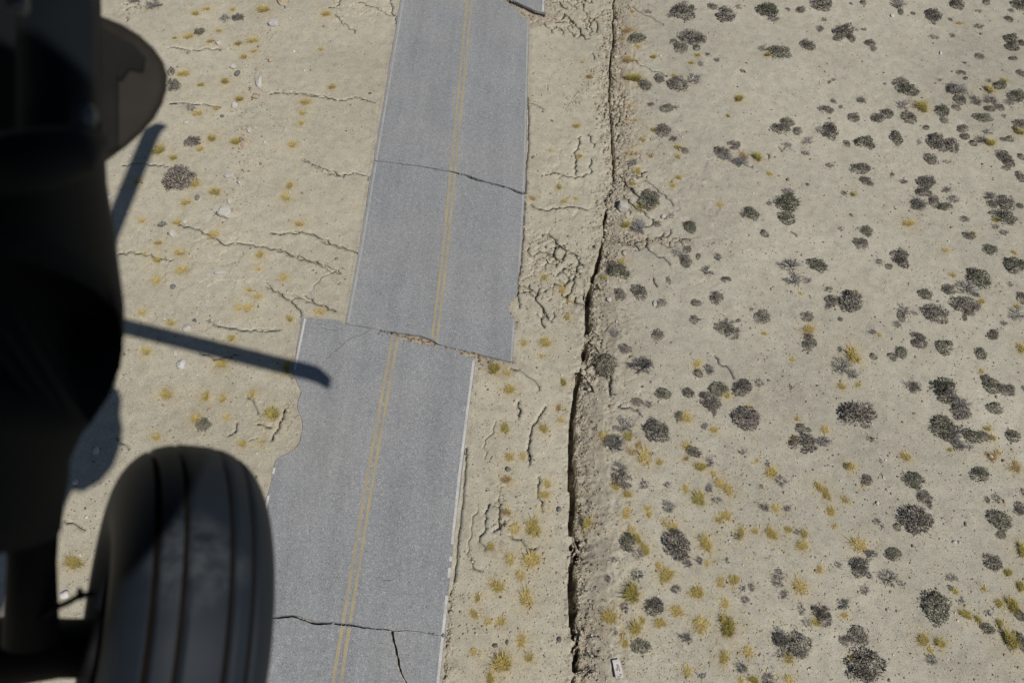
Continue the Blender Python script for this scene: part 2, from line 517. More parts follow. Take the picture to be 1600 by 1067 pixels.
for pts, w, d in (
    (Z1([(380, 510), (450, 505), (520, 512)]), .015, .05), (Z1([(550, 690), (600, 705), (650, 735), (690, 755), (740, 750), (800, 760), (850, 770), (920, 795), (970, 812), (1020, 830), (1050, 845)]), .024, .09),
    (Z1([(860, 725), (930, 715), (990, 735), (1060, 765), (1110, 785)]), .018, .07), (Z1([(815, 875), (860, 905), (905, 935), (930, 975)]), .018, .07),
    (Z1([(905, 912), (960, 930), (1035, 960)]), .026, .09), (Z1([(365, 785), (400, 775), (480, 795), (530, 803)]), .018, .06),
    (Z1([(830, 290), (870, 285), (960, 290), (1060, 310)]), .012, .05), (Z1([(520, 145), (600, 155), (680, 155)]), .012, .05),
    (Z1([(640, 985), (690, 1010), (760, 1020), (850, 1015)]), .016, .06), (Z1([(930, 490), (1000, 520), (1060, 545)]), .014, .06),
    (Z1([(960, 900), (1000, 850), (1040, 835)]), .010, .05), (Z1([(525, 320), (590, 320), (680, 330)]), .012, .05),
    (Z3([(430, 10), (490, 30), (550, 60), (590, 70)]), .02, .08), (Z3([(330, 60), (370, 100), (410, 138)]), .022, .08), (Z3([(90, 0), (120, 35)]), .028, .1),
    (Z3([(120, 385), (200, 395), (300, 410), (370, 420), (420, 405), (500, 430)]), .012, .05), (Z3([(200, 660), (270, 710), (330, 730), (400, 720), (470, 738)]), .012, .06),
    (Z3([(60, 975), (130, 975), (190, 965), (240, 985), (300, 1015), (370, 1035)]), .018, .07),
    (Z3([(560, 0), (570, 60), (590, 110)]), .012, .05), (Z3([(0, 790), (90, 770), (200, 760)]), .008, .04), (Z3([(20, 380), (60, 385)]), .01, .05),
    (Z4([(75, 100), (140, 130), (200, 145), (260, 170), (340, 205)]), .024, .09), (Z4([(40, 250), (100, 290), (150, 325), (185, 360)]), .02, .08),
    (Z4([(155, 295), (215, 310), (270, 340), (330, 365)]), .026, .09), (Z4([(0, 440), (60, 445), (100, 440)]), .012, .05), (Z4([(210, 290), (240, 240), (290, 215)]), .008, .04),
    (Z4([(60, 900), (100, 830), (120, 770)]), .018, .06), (ZL([(715, 300), (733, 285), (735, 260)]), .016, .06), (ZL([(360, 305), (400, 340)]), .018, .06), (ZL([(200, 560), (235, 575), (262, 590)]), .018, .06),
    (ZL([(770, 180), (790, 200), (800, 230)]), .014, .05), (ZL([(620, 40), (680, 60), (740, 50)]), .012, .05),
    # between road and fissure
    (Z4([(1060, 600), (1110, 620), (1160, 650), (1180, 690)]), .02, .08), (Z4([(1095, 740), (1095, 800)]), .012, .06),
    (Z4([(1205, 760), (1170, 820), (1145, 870), (1135, 930), (1133, 980)]), .022, .1), (Z4([(1000, 820), (990, 870), (958, 900), (950, 980)]), .010, .05),
    (Z7([(240, 80), (270, 130), (310, 160), (370, 180)]), .03, .1), (Z7([(180, 150), (230, 165), (280, 195)]), .036, .12), (Z7([(88, 870), (90, 930)]), .014, .06),
    (F1([(500, 0), (560, 75), (640, 130)]), .03, .1), (F1([(480, 175), (540, 215), (610, 250), (640, 255)]), .036, .12), (F1([(400, 230), (470, 285)]), .036, .12), (F1([(550, 300), (560, 330)]), .05, .12),
    (F1([(260, 535), (240, 615), (300, 655)]), .036, .12), (F1([(370, 575), (340, 700), (380, 760), (430, 835)]), .036, .12), (F1([(350, 850), (390, 900)]), .036, .11), (F1([(715, 400), (710, 460), (660, 520)]), .032, .11),
    (F1([(540, 510), (600, 530), (650, 525), (650, 560)]), .024, .09), (F1([(420, 860), (410, 960), (430, 1000)]), .03, .1), (F1([(690, 680), (800, 250), (870, 330)]), .012, .05), (F1([(780, 230), (820, 300)]), .036, .1),
    (F1([(360, 150), (310, 210)]), .024, .08), (F1([(450, 860), (510, 940)]), .02, .08), (F1([(880, 600), (860, 640)]), .02, .08),
    (Z5([(1212, 0), (1218, 50), (1220, 75)]), .018, .08), (Z5([(1260, 130), (1258, 200), (1280, 280)]), .018, .08), (Z5([(1190, 420), (1210, 440), (1250, 445)]), .022, .08),
    (Z5([(985, 250), (960, 340), (955, 490), (970, 500)]), .010, .05), (Z5([(1040, 250), (1020, 330), (1030, 360), (1000, 390), (1025, 450)]), .014, .06), (Z5([(1085, 290), (1090, 360)]), .026, .1),
    (Z5([(960, 490), (970, 530), (1000, 545)]), .016, .06), (Z5([(1020, 0), (1025, 200)]), .008, .04), (Z5([(1105, 330), (1060, 370)]), .014, .06),
    (F2([(800, 125), (880, 175), (960, 230), (1000, 290), (1050, 350), (1095, 440), (1140, 430)]), .034, .11), (F2([(780, 10), (830, 60), (890, 105)]), .04, .12), (F2([(860, 0), (930, 50), (1000, 100)]), .03, .1), (F2([(700, 0), (760, 30)]), .03, .1),
    (F2([(1060, 30), (1080, 120), (1120, 190)]), .02, .08), (F2([(1160, 230), (1150, 400)]), .012, .05), (F2([(1165, 600), (1195, 660)]), .03, .08),
    (Z6([(560, 840), (600, 890), (640, 910)]), .05, .14), (Z6([(230, 820), (300, 835), (360, 850), (430, 830), (437, 760)]), .014, .06),
    (Z6([(150, 490), (210, 520)]), .012, .05), (Z6([(150, 975), (220, 1000), (340, 985), (420, 1000)]), .014, .06), (Z6([(385, 650), (360, 720), (360, 840)]), .012, .05), (Z6([(425, 640), (450, 700)]), .018, .07),
    # right of the fissure
    (Q3([(80, 60), (130, 110), (180, 150), (230, 190)]), .05, .14), (Q3([(270, 90), (340, 140), (400, 190), (440, 240)]), .022, .08), (Q3([(130, 180), (200, 250), (290, 315)]), .028, .1),
    (Q3([(0, 450), (110, 465), (215, 490), (230, 515)]), .04, .12), (Q3([(280, 500), (340, 555), (380, 560), (420, 610)]), .026, .1), (Q3([(320, 690), (340, 740)]), .03, .09),
    (Q3([(860, 30), (930, 95), (970, 115)]), .012, .05), (Q3([(1000, 460), (1080, 480), (1140, 505), (1230, 520)]), .016, .06), (Q3([(1170, 400), (1200, 430)]), .026, .08),
    (Q3([(680, 190), (730, 215), (770, 250)]), .014, .05), (Q3([(200, 880), (240, 950)]), .008, .04), (Q3([(180, 1005), (230, 1035)]), .014, .05), (Q3([(720, 90), (800, 130)]), .012, .05),
    (Q1([(160, 30), (250, 85), (330, 120), (380, 150)]), .022, .08), (Q1([(190, 370), (260, 405), (350, 440), (400, 465)]), .028, .1),
    (Q1([(640, 530), (740, 520), (800, 550), (870, 590), (960, 605)]), .018, .06), (Q1([(1020, 605), (1060, 630)]), .016, .05), (Q1([(1060, 640), (1090, 690), (1110, 690)]), .010, .04),
    (Q1([(880, 1010), (930, 1030)]), .022, .07), (Q1([(1090, 905), (1110, 930)]), .022, .07), (Q1([(1010, 945), (1030, 975)]), .02, .06),
    (Q2([(175, 355), (210, 375), (250, 405)]), .018, .06), (Q2([(300, 385), (330, 415), (360, 440)]), .018, .06), (Q2([(430, 225), (520, 235), (600, 265), (700, 300), (790, 340)]), .014, .05),
    (Q2([(165, 555), (190, 580)]), .016, .05), (Q2([(1020, 380), (1070, 420), (1130, 440)]), .014, .05), (Q2([(1190, 390), (1240, 420)]), .016, .05), (Q2([(560, 300), (470, 300), (400, 330)]), .010, .04),
    (Q4([(355, 705), (460, 720), (590, 735)]), .009, .04), (Q4([(60, 790), (160, 880), (260, 900)]), .010, .04), (Q4([(45, 150), (40, 220), (80, 300)]), .012, .04),
    (Q5([(775, 100), (815, 160), (860, 190), (890, 240)]), .024, .09), (Q5([(135, 220), (130, 280), (130, 350)]), .028, .09), (Q5([(0, 270), (25, 320)]), .04, .1), (Q5([(655, 380), (680, 470), (700, 460)]), .016, .05),
    (Q5([(180, 415), (300, 430), (310, 460)]), .012, .05), (Q5([(1110, 180), (1095, 225)]), .014, .05),
    (Q6([(685, 360), (720, 395), (760, 425)]), .016, .05), (Q6([(390, 255), (410, 290)]), .016, .05), (Q6([(430, 200), (470, 215), (485, 245)]), .016, .05), (Q6([(575, 580), (565, 630)]), .012, .04), (Q6([(520, 255), (540, 280)]), .014, .05),
    (Z7([(440, 590), (470, 640), (480, 660)]), .05, .12), (Z7([(515, 730), (512, 820)]), .03, .1), (Z7([(400, 710), (405, 750), (435, 800)]), .045, .13), (Z7([(425, 305), (465, 330)]), .05, .14), (Z7([(395, 545), (415, 560), (425, 590)]), .07, .2),
    (Z8([(335, 1020), (420, 1010)]), .03, .08), (Z8([(345, 780), (350, 870), (320, 930)]), .05, .14), (Z8([(330, 420), (335, 470), (318, 500)]), .05, .14),
):
    if pts[0][0] > 980 and w < .02: continue
    crack(pts, w, d)
def shatter(cx, cy, rx, ry, n, lo, hi, w, d, th0=None, seed=1):
    """short branching cracks inside an ellipse of the photo"""
    r = random.Random(seed)
    for _ in range(n):
        while True:
            a, b = r.uniform(-1, 1), r.uniform(-1, 1)
            if a * a + b * b < 1: break
        a, b = cx + a * rx, cy + b * ry
        th = (r.uniform(0, 3.14) if th0 is None else r.gauss(th0, .4)); l = r.uniform(lo, hi)
        pts = [(a, b)]
        for k in range(3):
            th += r.choice((-1, 1)) * r.uniform(.2, .9)
            pts.append((pts[-1][0] + l / 3 * math.cos(th), pts[-1][1] + l / 3 * math.sin(th) * .85))
        ok = all(not (line_at(LE_UP, y) - 6 < x < line_at(RE_UP, y) + 4 if y < 505 else line_at(LE_LOW, y) - 5 < x < line_at(RE_LOW, y) + 5) for x, y in pts)
        if not ok: continue
        ww = w * r.uniform(.5, 1.5)
        crack(pts, ww, d, .035)
        if r.random() < .45:
            p = pts[r.choice((1, 2))]; t2 = th + r.choice((-1, 1)) * r.uniform(.8, 1.5); l2 = l * r.uniform(.25, .5)
            crack([p, (p[0] + l2 * math.cos(t2), p[1] + l2 * .85 * math.sin(t2))], ww * .8, d, .05)
# ------------------------------------------------------------------ road slabs, broken and shifted
LE_UP = [(626, 0), (583.5, 253), (559, 400), (539.5, 505.5), (634.5, -50)]
RE_UP = [(831, -50), (827.5, 32), (824.5, 150), (822.5, 250), (820.5, 304), (816.5, 380), (813, 415), (808, 446), (807, 462), (798, 470), (794.5, 480), (797, 493), (806, 499), (801.5, 567)]
RE_LOW = [(744, 561), (736, 620), (726.5, 700), (721, 750), (709, 850), (698, 960), (687.5, 1067), (682, 1120)]
LE_LOW = [(472, 497), (463, 545), (458, 588), (466, 602), (471.5, 612), (466, 628), (466, 640), (472, 656), (473.5, 670), (469, 692), (460, 704), (447, 711), (432, 718.5), (425, 738), (412, 805), (395, 890), (368, 1010), (342, 1120)]
shatter(862, 425, 48, 70, 16, 8, 26, .022, .09, None, 1)
shatter(875, 20, 65, 28, 22, 8, 26, .024, .09, .6, 2)
shatter(925, 560, 30, 60, 12, 8, 20, .016, .07, None, 3)
shatter(880, 250, 50, 150, 5, 10, 34, .010, .06, None, 4)
shatter(792, 810, 22, 55, 6, 8, 24, .012, .06, 1.4, 5)
shatter(430, 650, 45, 45, 3, 8, 22, .012, .06, None, 6)
shatter(985, 310, 45, 50, 12, 8, 24, .018, .07, .6, 7)
shatter(1020, 374, 65, 12, 10, 8, 22, .02, .07, .2, 8)
shatter(330, 420, 180, 130, 20, 14, 48, .0055, .04, .2, 9)
shatter(380, 130, 200, 140, 10, 14, 44, .004, .035, .15, 10)
shatter(560, 25, 60, 26, 6, 10, 34, .010, .06, .4, 11)
shatter(200, 20, 45, 20, 6, 8, 24, .012, .06, None, 12)
shatter(830, 760, 40, 260, 9, 10, 32, .007, .05, 1.4, 13)
shatter(1080, 250, 130, 230, 7, 10, 40, .006, .04, .5, 14)
shatter(1280, 540, 320, 520, 14, 10, 34, .0045, .035, .6, 15)
shatter(1000, 620, 60, 90, 8, 8, 26, .009, .05, None, 16)
shatter(930, 900, 14, 160, 8, 6, 16, .010, .05, None, 17)
def edge(pts, y0, y1):
    pts = sorted(pts, key=lambda p: p[1])
    mid = [p for p in pts if y0 < p[1] < y1]
    return [(line_at(pts, y0), y0)] + mid + [(line_at(pts, y1), y1)]
def Wp(pts): return [G(a, b)[:2] for a, b in pts]
def crack_pair(pts, gaps, amp, seed):
    """a break through the slab: the two lips, upper and lower, from one course with gap widths in metres"""
    P = jag(Wp(pts), .10, amp, seed)
    t = np.linspace(0, 1, len(P))
    g = np.interp(t, np.linspace(0, 1, len(gaps)), gaps) * (1 + .5 * fbm(t * 30, t * 0 + seed, 3, seed))
    d = np.gradient(P, axis=0); n = np.stack([-d[:, 1], d[:, 0]], 1); n /= np.linalg.norm(n, axis=1)[:, None]
    n *= np.sign(n[:, 1:2] + 1e-9)
    return P + n * g[:, None] / 2, P - n * g[:, None] / 2
def J(pts, amp, seed, step=.14): return jag(Wp(pts), step, amp, seed)

mid_u, mid_l = crack_pair(Z3([(493, 674), (560, 681), (640, 690), (740, 705), (830, 722), (910, 745), (985, 772), (1060, 790), (1123, 808)]), [.035, .045, .05, .055, .075, .11, .115, .11, .115], .05, 3)
bot_u, bot_l = crack_pair([(372, 960), (398, 961)] + Z5([(75, 757), (160, 750), (210, 765), (275, 782), (345, 780), (400, 787), (500, 798), (610, 818), (700, 821), (775, 828), (850, 842)]), [.07, .07, .075, .08, .08, .07, .065, .055, .04, .016, .012, .012], .05, 4)
ver_l, ver_r = [], []
rup_u = J(Z4([(372, 413), (400, 421), (475, 433), (560, 449), (640, 462), (700, 473), (740, 489), (790, 510), (835, 522), (920, 538), (1000, 560), (1068, 578)]), .045, 6)
rup_l = J(Z4([(373, 419), (400, 424), (475, 437), (540, 455), (585, 470), (620, 487), (650, 498), (690, 507), (725, 508), (760, 506), (800, 517), (835, 531), (870, 552), (914, 568)]), .05, 7)
top_u = J([(770, -40)] + F2([(255, 0), (320, 20), (400, 60), (480, 95), (560, 130), (645, 150)]), .03, 8)
top_l = J([(745, -40)] + F2([(130, 0), (230, 30), (310, 85), (365, 118), (372, 165), (420, 200), (478, 238)]), .03, 9)
T = .03
def cat(*parts): return np.concatenate([np.asarray(p, float) for p in parts])
def slab(name, outline, parent, thick=.11, z=T):
    v = [(x, y, z) for x, y in outline] + [(x, y, z - thick) for x, y in outline]
    n = len(outline)
    area = sum(outline[i][0] * outline[(i + 1) % n][1] - outline[(i + 1) % n][0] * outline[i][1] for i in range(n))
    f = [list(range(n)) if area > 0 else list(range(n))[::-1]]
    for i in range(n):
        j = (i + 1) % n
        f.append([i, i + n, j + n, j] if area > 0 else [j, j + n, i + n, i])
    return obj(name, mesh_from(name, v, f, M_ASPH), parent)

yv = 982
vert = Z5([(610, 818), (615, 870), (628, 930), (648, 990), (672, 1049)]) + [(641, 1085), (650, 1120)]
vu, vl_ = jag(Wp(vert), .1, .03, 12), None
n_ = len(vu)
gv = np.interp(np.linspace(0, 1, n_), [0, .3, .7, 1], [.08, .085, .05, .04])[:, None] * (1 + .4 * fbm(np.arange(n_) * .7, np.arange(n_) * 0. + 5, 3, 5))[:, None]
v_left = vu - np.array([.5, 0]) * gv; v_right = vu + np.array([.5, 0]) * gv
si = int(np.argmin(np.abs(bot_l[:, 0] - vu[0, 0])))

edge_lu = lambda y0, y1, s: J(edge(LE_UP, y0, y1), .018, s)
road = empty('road', (0, 0, 0))
tag(road, kind='structure')
def clip_to(P, y):  return P
# far slab (top right corner of the road), upper slab, middle slab, lower slab, two bottom pieces
A_out = cat(top_u, J([(851, 21), (853, -25), (855, -40)], .01, 20))
B_out = cat(top_l, J(edge(RE_UP, 34, 302), .014, 21)[1:-1], mid_u[::-1], J(edge(LE_UP, -40, 250), .014, 22)[::-1][1:])
C_out = cat(mid_l, J(edge(RE_UP, 307, 566), .02, 23)[1:-1], rup_u[::-1], J(edge(LE_UP, 256, 503), .014, 24)[::-1][:-1])
D_out = cat(J([(472, 497), (490, 498), (508, 498.5), (527, 500.5), (538, 504)], .012, 25)[:-1], rup_l, J(edge(RE_LOW, 563, 990), .012, 26)[1:-1], bot_u[::-1], J(edge(LE_LOW, 499, 955), .03, 27)[::-1][1:])
E_out = cat(bot_l[:si], v_left, J([(560, 1120), (342, 1120)], .0, 28), J(edge(LE_LOW, 968, 1110), .01, 29)[::-1])
F_out = cat(bot_l[si + 1:], J(edge(RE_LOW, 1000, 1120), .012, 30), v_right[::-1])
SLABS = {}
for nm, out_ in (('far', A_out), ('upper', B_out), ('middle', C_out), ('lower', D_out), ('bottom_left', E_out), ('bottom_right', F_out)):
    SLABS[nm] = slab('asphalt_slab', out_, road)
for nm, lb in (('far', 'far asphalt slab cut off by the break at picture top'), ('upper', 'upper asphalt slab between two breaks'), ('middle', 'middle asphalt slab shifted right of the lower road'),
               ('lower', 'lower asphalt slab left of the offset'), ('bottom_left', 'bottom asphalt slab beside the tyre'), ('bottom_right', 'small bottom asphalt slab right of the short crack')):
    SLABS[nm]['label'] = lb

# soil under and beside the slabs
OUT_UP = Wp(edge(LE_UP, -40, 505) + [(801, 566)] + edge(RE_UP, -40, 566)[::-1])
OUT_LOW = Wp(edge(LE_LOW, 497, 1120) + [(500, 1120)] + edge(RE_LOW, 561, 1120)[::-1] + [(560, 515)])
OUT_A = [tuple(p) for p in A_out] + [tuple(G(745, -40)[:2])]
slw = window(-16, 6, 2, 42)
def shrink(mask, it):
    for _ in range(it):
        m2 = mask.copy()
        m2[1:] &= mask[:-1]; m2[:-1] &= mask[1:]; m2[:, 1:] &= mask[:, :-1]; m2[:, :-1] &= mask[:, 1:]
        mask = m2
    return mask
RM = np.zeros(X[slw].shape, bool)
for poly in (OUT_UP, OUT_LOW): RM |= poly_mask(poly, slw)
GAP_T = np.zeros_like(RM)
gap_top = [tuple(p) for p in top_l] + [tuple(G(860, 30)[:2])] + [tuple(p) for p in top_u[::-1]]
GAP_T |= poly_mask(gap_top, slw)
inA = poly_mask([tuple(p) for p in A_out], slw)
RM |= inA
def grow(m, it):
    for _ in range(it):
        m2 = m.copy()
        m2[1:] |= m[:-1]; m2[:-1] |= m[1:]; m2[:, 1:] |= m[:, :-1]; m2[:, :-1] |= m[:, 1:]
        m = m2
    return m
nb = grow(RM, 5)
zz = Z[slw]
# just beside the asphalt the soil lies level with it, a finger below its top
zz = np.where(nb & ~RM, np.clip(zz, -.08, T - .014), zz)
zz = np.where(RM, np.minimum(zz, T - .035), zz)
zz = np.where(shrink(RM, 2), -.17 + .03 * rub[slw], zz)
# brown earth squeezed up in the breaks
gap_mid1 = [tuple(p) for p in rup_l] + [tuple(G(790, 585)[:2]), tuple(G(812, 570)[:2])] + [tuple(p) for p in rup_u[::-1]]
gm_ = poly_mask(gap_mid1, slw)
gmS = grow(gm_, 3) & RM
zz = np.where(gmS, -.035 + .05 * rub[slw] + .02 * rub2[slw], zz)
lip = grow(poly_mask([tuple(p + np.array([0, .05])) for p in rup_u] + [tuple(p - np.array([0, .05])) for p in rup_u[::-1]], slw), 1)
zz = np.where(lip & RM, -.16, zz)
gt = grow(GAP_T, 3)
zz = np.where(gt & ~shrink(inA, 3), -.06 + .10 * rub[slw] + .04 * rub2[slw], zz)
lipT = poly_mask([tuple(p + np.array([0, .10])) for p in top_u] + [tuple(p - np.array([-.02, .18])) for p in top_u[::-1]], slw)
zz = np.where(lipT, -.24, zz)
Z[slw] = zz
dd = DIST[slw]
dd = np.maximum(dd, np.where(grow(gm_, 6), 1.0, 0)); dd = np.maximum(dd, np.where(grow(gt, 5), .95, 0))
bare = np.clip(.5 + rub[slw] * 1.2, 0, 1)
dd = np.maximum(dd, np.where(grow(RM, 4) & ~RM, .75 * bare, 0))
DIST[slw] = dd
# the dark gap that opened along the pavement edge
crack([(827, 60), (826, 120)], .008, .05, .03)
crack([(823.5, 152), (825.5, 187), (824.5, 230), (822, 270), (821.5, 303)], .018, .09, .03)
crack([(820, 310), (817, 360), (815, 395), (813, 418), (809, 440), (810, 470), (811, 480)], .018, .09, .05)
crack([(728.5, 700), (726, 742), (722, 790), (716, 840), (709, 910)], .016, .08, .03)
crack([(739, 600), (733, 660), (730, 700)], .008, .05, .02)

# ------------------------------------------------------------------ painted lines on the slabs
def in_poly(p, poly):
    x, y = p; c = False
    n = len(poly)
    for i in range(n):
        x1, y1 = poly[i]; x2, y2 = poly[(i + 1) % n]
        if (y1 > y) != (y2 > y) and x < (x2 - x1) * (y - y1) / (y2 - y1) + x1: c = not c
    return c
def strip(name, pts, half, mat, slab_key, outline, lo=0., seed=0, lift=.004, ragged=.004):
    """a painted band along photo points, cut where its slab ends"""
    P = np.array(Wp(pts)); q = [P[0]]
    for a, b in zip(P[:-1], P[1:]):
        n = max(2, int(np.linalg.norm(b - a) / .05))
        q += [a + (b - a) * i / n for i in range(1, n + 1)]
    q = np.array(q); d = np.gradient(q, axis=0); nn = np.stack([-d[:, 1], d[:, 0]], 1); nn /= np.linalg.norm(nn, axis=1)[:, None]
    l = q + nn * half; r = q - nn * half
    s = np.arange(len(q)) * .05
    l = l + nn * (ragged * fbm(s * 6, s * 0 + seed, 3, 70))[:, None]; r = r + nn * (ragged * fbm(s * 6, s * 0 + seed + 4, 3, 71))[:, None]
    keep = [in_poly(a, outline) and in_poly(b, outline) for a, b in zip(l, r)]
    v, f = [], []
    prev = None
    for i in range(len(q)):
        if not keep[i]: prev = None; continue
        k = len(v); v += [(*l[i], T + lift), (*r[i], T + lift)]
        if prev is not None: f.append([prev, prev + 1, k + 1, k])
        prev = k
    if f: obj(name, mesh_from(name, v, f, mat), SLABS[slab_key])
for k, o_ in (('upper', B_out), ('middle', C_out)):
    strip('yellow_line', [(733.4, -40), (729.8, 0), (691.4, 400), (674.5, 535)], .046, M_YELL, k, o_, seed=1)
    strip('yellow_line', [(741.4, -40), (737.4, 0), (698.6, 400), (682.2, 538)], .046, M_YELL, k, o_, seed=2)
    strip('white_line', [(637.5, -40), (630.5, 0), (588.3, 253), (563.8, 400), (543.8, 508)], .036, M_WHITE2, k, o_, seed=3)
    strip('white_line', [(827, -40), (824.6, 32), (821.8, 150), (819.6, 250), (817.3, 304), (813.5, 380), (809, 440), (803, 500), (798.5, 570)], .032, M_WHITE2, k, o_, seed=4)
strip('white_line', [(850.2, -40), (848.2, 25)], .044, M_WHITE, 'far', A_out, seed=5)
for k, o_ in (('lower', D_out), ('bottom_left', E_out), ('bottom_right', F_out)):
    strip('yellow_line', [(615.5, 515), (573, 750), (520, 1070), (511, 1120)], .050, M_YELL, k, o_, seed=6)
    strip('yellow_line', [(624, 515), (582.7, 750), (532, 1070), (523, 1120)], .050, M_YELL, k, o_, seed=7)
    strip('white_line', [(741.3, 556), (723.2, 700), (717, 750), (684, 1070), (679, 1120)], .044, M_WHITE, k, o_, seed=8)
    strip('white_line', [(477.8, 495), (466.2, 552), (436, 700), (425, 750), (400, 870), (372, 1000)], .036, M_WHITE, k, o_, seed=9)
# hairline cracks in the asphalt: narrow flat strips, crack shade painted into their colour
M_HAIR = make_plain('crack_shade', (.075, .068, .06), .95)
for k, pts in (('lower', Z4([(372, 495), (400, 475), (440, 462), (470, 447), (478, 438)])), ('lower', Z4([(270, 435), (300, 441), (340, 445)])), ('lower', Z4([(300, 405), (318, 425)])),
               ('lower', Z4([(290, 570), (330, 530), (372, 495)])), ('lower', Z5([(545, 575), (575, 590), (612, 590)]))):
    P = jag(Wp(pts), .07, .03, 31)
    v, f = [], []
    for i, p in enumerate(P):
        h = .012 * (0.4 + .6 * random.random())
        v += [(p[0] - h * .5, p[1] + h, T + .003), (p[0] + h * .5, p[1] - h, T + .003)]
        if i: f.append([2 * i - 2, 2 * i - 1, 2 * i + 1, 2 * i])
    obj('hairline_crack', mesh_from('hairline_crack', v, f, M_HAIR), SLABS[k])

def zat(x, y):
    i = min(max(int(np.searchsorted(xs, x)), 0), NX - 1); j = min(max(int(np.searchsorted(ys, y)), 0), NY - 1)
    return float(Z[j, i])

# ------------------------------------------------------------------ plants: where each stands in the photo (x, y, width, height, kind)
# d grey-brown shrub, g grey-green shrub, p purple-brown shrub, s leafless twiggy shrub, y yellow grass, o olive bush, t tan herb
PLANTS = []
def sow(x0, y0, s, txt):
    for e in txt.split():
        q = e.split(',')
        x, y, w, h = map(float, q[:4])
        PLANTS.append((x0 + x / s, y0 + y / s, w / s, h / s, q[4]))
sow(940, 0, 3.952, '''285,72,50,35,s 190,70,30,25,y 428,95,50,45,s 510,70,130,115,d 160,185,80,60,t 220,240,65,75,g 130,240,40,30,t 222,290,40,30,y 685,42,50,50,d 762,92,105,100,p 845,45,35,45,s 1022,68,110,85,g 1058,118,70,60,s 1148,58,30,25,d 1232,58,50,55,p
320,350,45,38,o 590,345,40,30,o 555,390,35,28,y 560,235,130,90,d 485,293,70,75,d 445,260,40,40,d 585,300,40,40,d 655,340,35,28,s 610,395,40,40,s 712,375,45,35,s 165,370,80,60,t 190,490,120,45,o 272,525,75,70,d 355,480,55,60,p 445,465,35,30,y 470,520,110,100,d 570,490,100,80,s
305,648,32,28,g 400,668,58,70,g 458,665,35,30,s 850,610,60,75,o 780,720,25,30,o 875,440,25,25,g 143,730,50,40,y 205,742,35,30,y 318,800,40,45,y 378,805,80,80,p 445,855,60,50,s 475,905,50,35,o 515,925,45,38,d 468,960,30,40,y 182,655,60,40,t 185,935,80,50,t 250,860,50,40,t 195,1010,50,60,s
1000,300,55,55,s 1022,335,40,45,o 1095,320,95,100,g 1275,280,65,75,d 745,930,80,70,d 818,890,70,60,p 770,965,90,80,s 850,1000,90,100,s 875,960,60,70,t 965,970,75,65,o 1105,795,80,85,d 1145,755,65,65,g 1212,810,50,50,d 1272,870,60,70,s 1255,945,40,50,s 1145,895,50,50,s 300,960,40,40,t''')
sow(1270, 0, 3.952, '''52,30,100,90,d 310,18,30,40,d 235,25,20,18,d 525,25,80,85,s 545,75,30,40,d 620,82,25,25,d 742,92,90,80,d 748,145,30,25,s 888,25,70,80,d 1068,15,40,40,d 1022,70,50,32,s 850,118,25,25,d 1205,118,45,40,g 1222,65,30,30,d 1280,25,90,80,d 1022,162,60,45,s 905,140,50,30,t 45,180,45,60,s 70,125,35,35,s 185,190,115,90,d 235,240,40,55,d 150,240,50,40,d 312,185,28,35,s 270,188,25,20,s 350,268,55,45,d 372,300,45,35,d 750,230,45,50,s 862,218,35,45,s 1222,240,70,65,g 1230,285,75,65,g 1290,265,30,40,d 1025,345,48,38,d 940,388,25,25,s 1235,362,35,38,d 1290,455,40,50,d 130,490,28,30,s 103,505,20,30,s 445,518,18,18,d
540,510,70,80,d 590,555,90,110,g 548,482,35,25,s 895,555,125,120,s 905,610,70,60,d 885,660,50,45,d 860,545,60,60,d 785,495,30,25,s 915,450,45,38,d 942,485,25,25,d 1090,500,30,28,s 1150,528,58,60,g 1178,495,50,45,o 1090,555,80,65,o 1250,590,90,85,g 1005,622,65,75,s 1095,620,80,70,s 1090,670,60,45,d 1150,660,45,50,d 1210,632,70,45,s 1045,722,72,85,g 1180,715,30,30,s 300,620,75,50,s 125,625,35,35,s 78,680,75,50,d 172,662,30,30,s 253,722,68,62,d 400,725,75,55,p 455,700,70,60,d 555,650,80,80,s 590,720,75,80,d 665,660,95,95,o 792,682,75,75,g 808,740,45,45,d 698,788,38,28,p
48,805,55,70,s 108,808,75,105,p 75,835,50,50,s 208,885,35,45,d 318,882,85,85,g 510,850,62,85,g 655,878,30,35,s 760,870,90,100,d 800,920,60,70,s 855,895,70,90,d 725,978,75,70,d 825,995,50,25,s 925,795,50,55,d 940,845,50,45,d 988,885,40,38,g 1040,868,80,60,s 1090,880,80,75,o 1075,815,70,40,s 1172,862,32,28,d 1213,858,45,38,g 1280,765,60,70,d 1275,820,55,60,o 1250,795,30,40,d 1175,965,70,80,d 1205,1005,60,60,d 1288,968,38,45,g 290,1040,115,70,d 102,1020,50,35,s''')
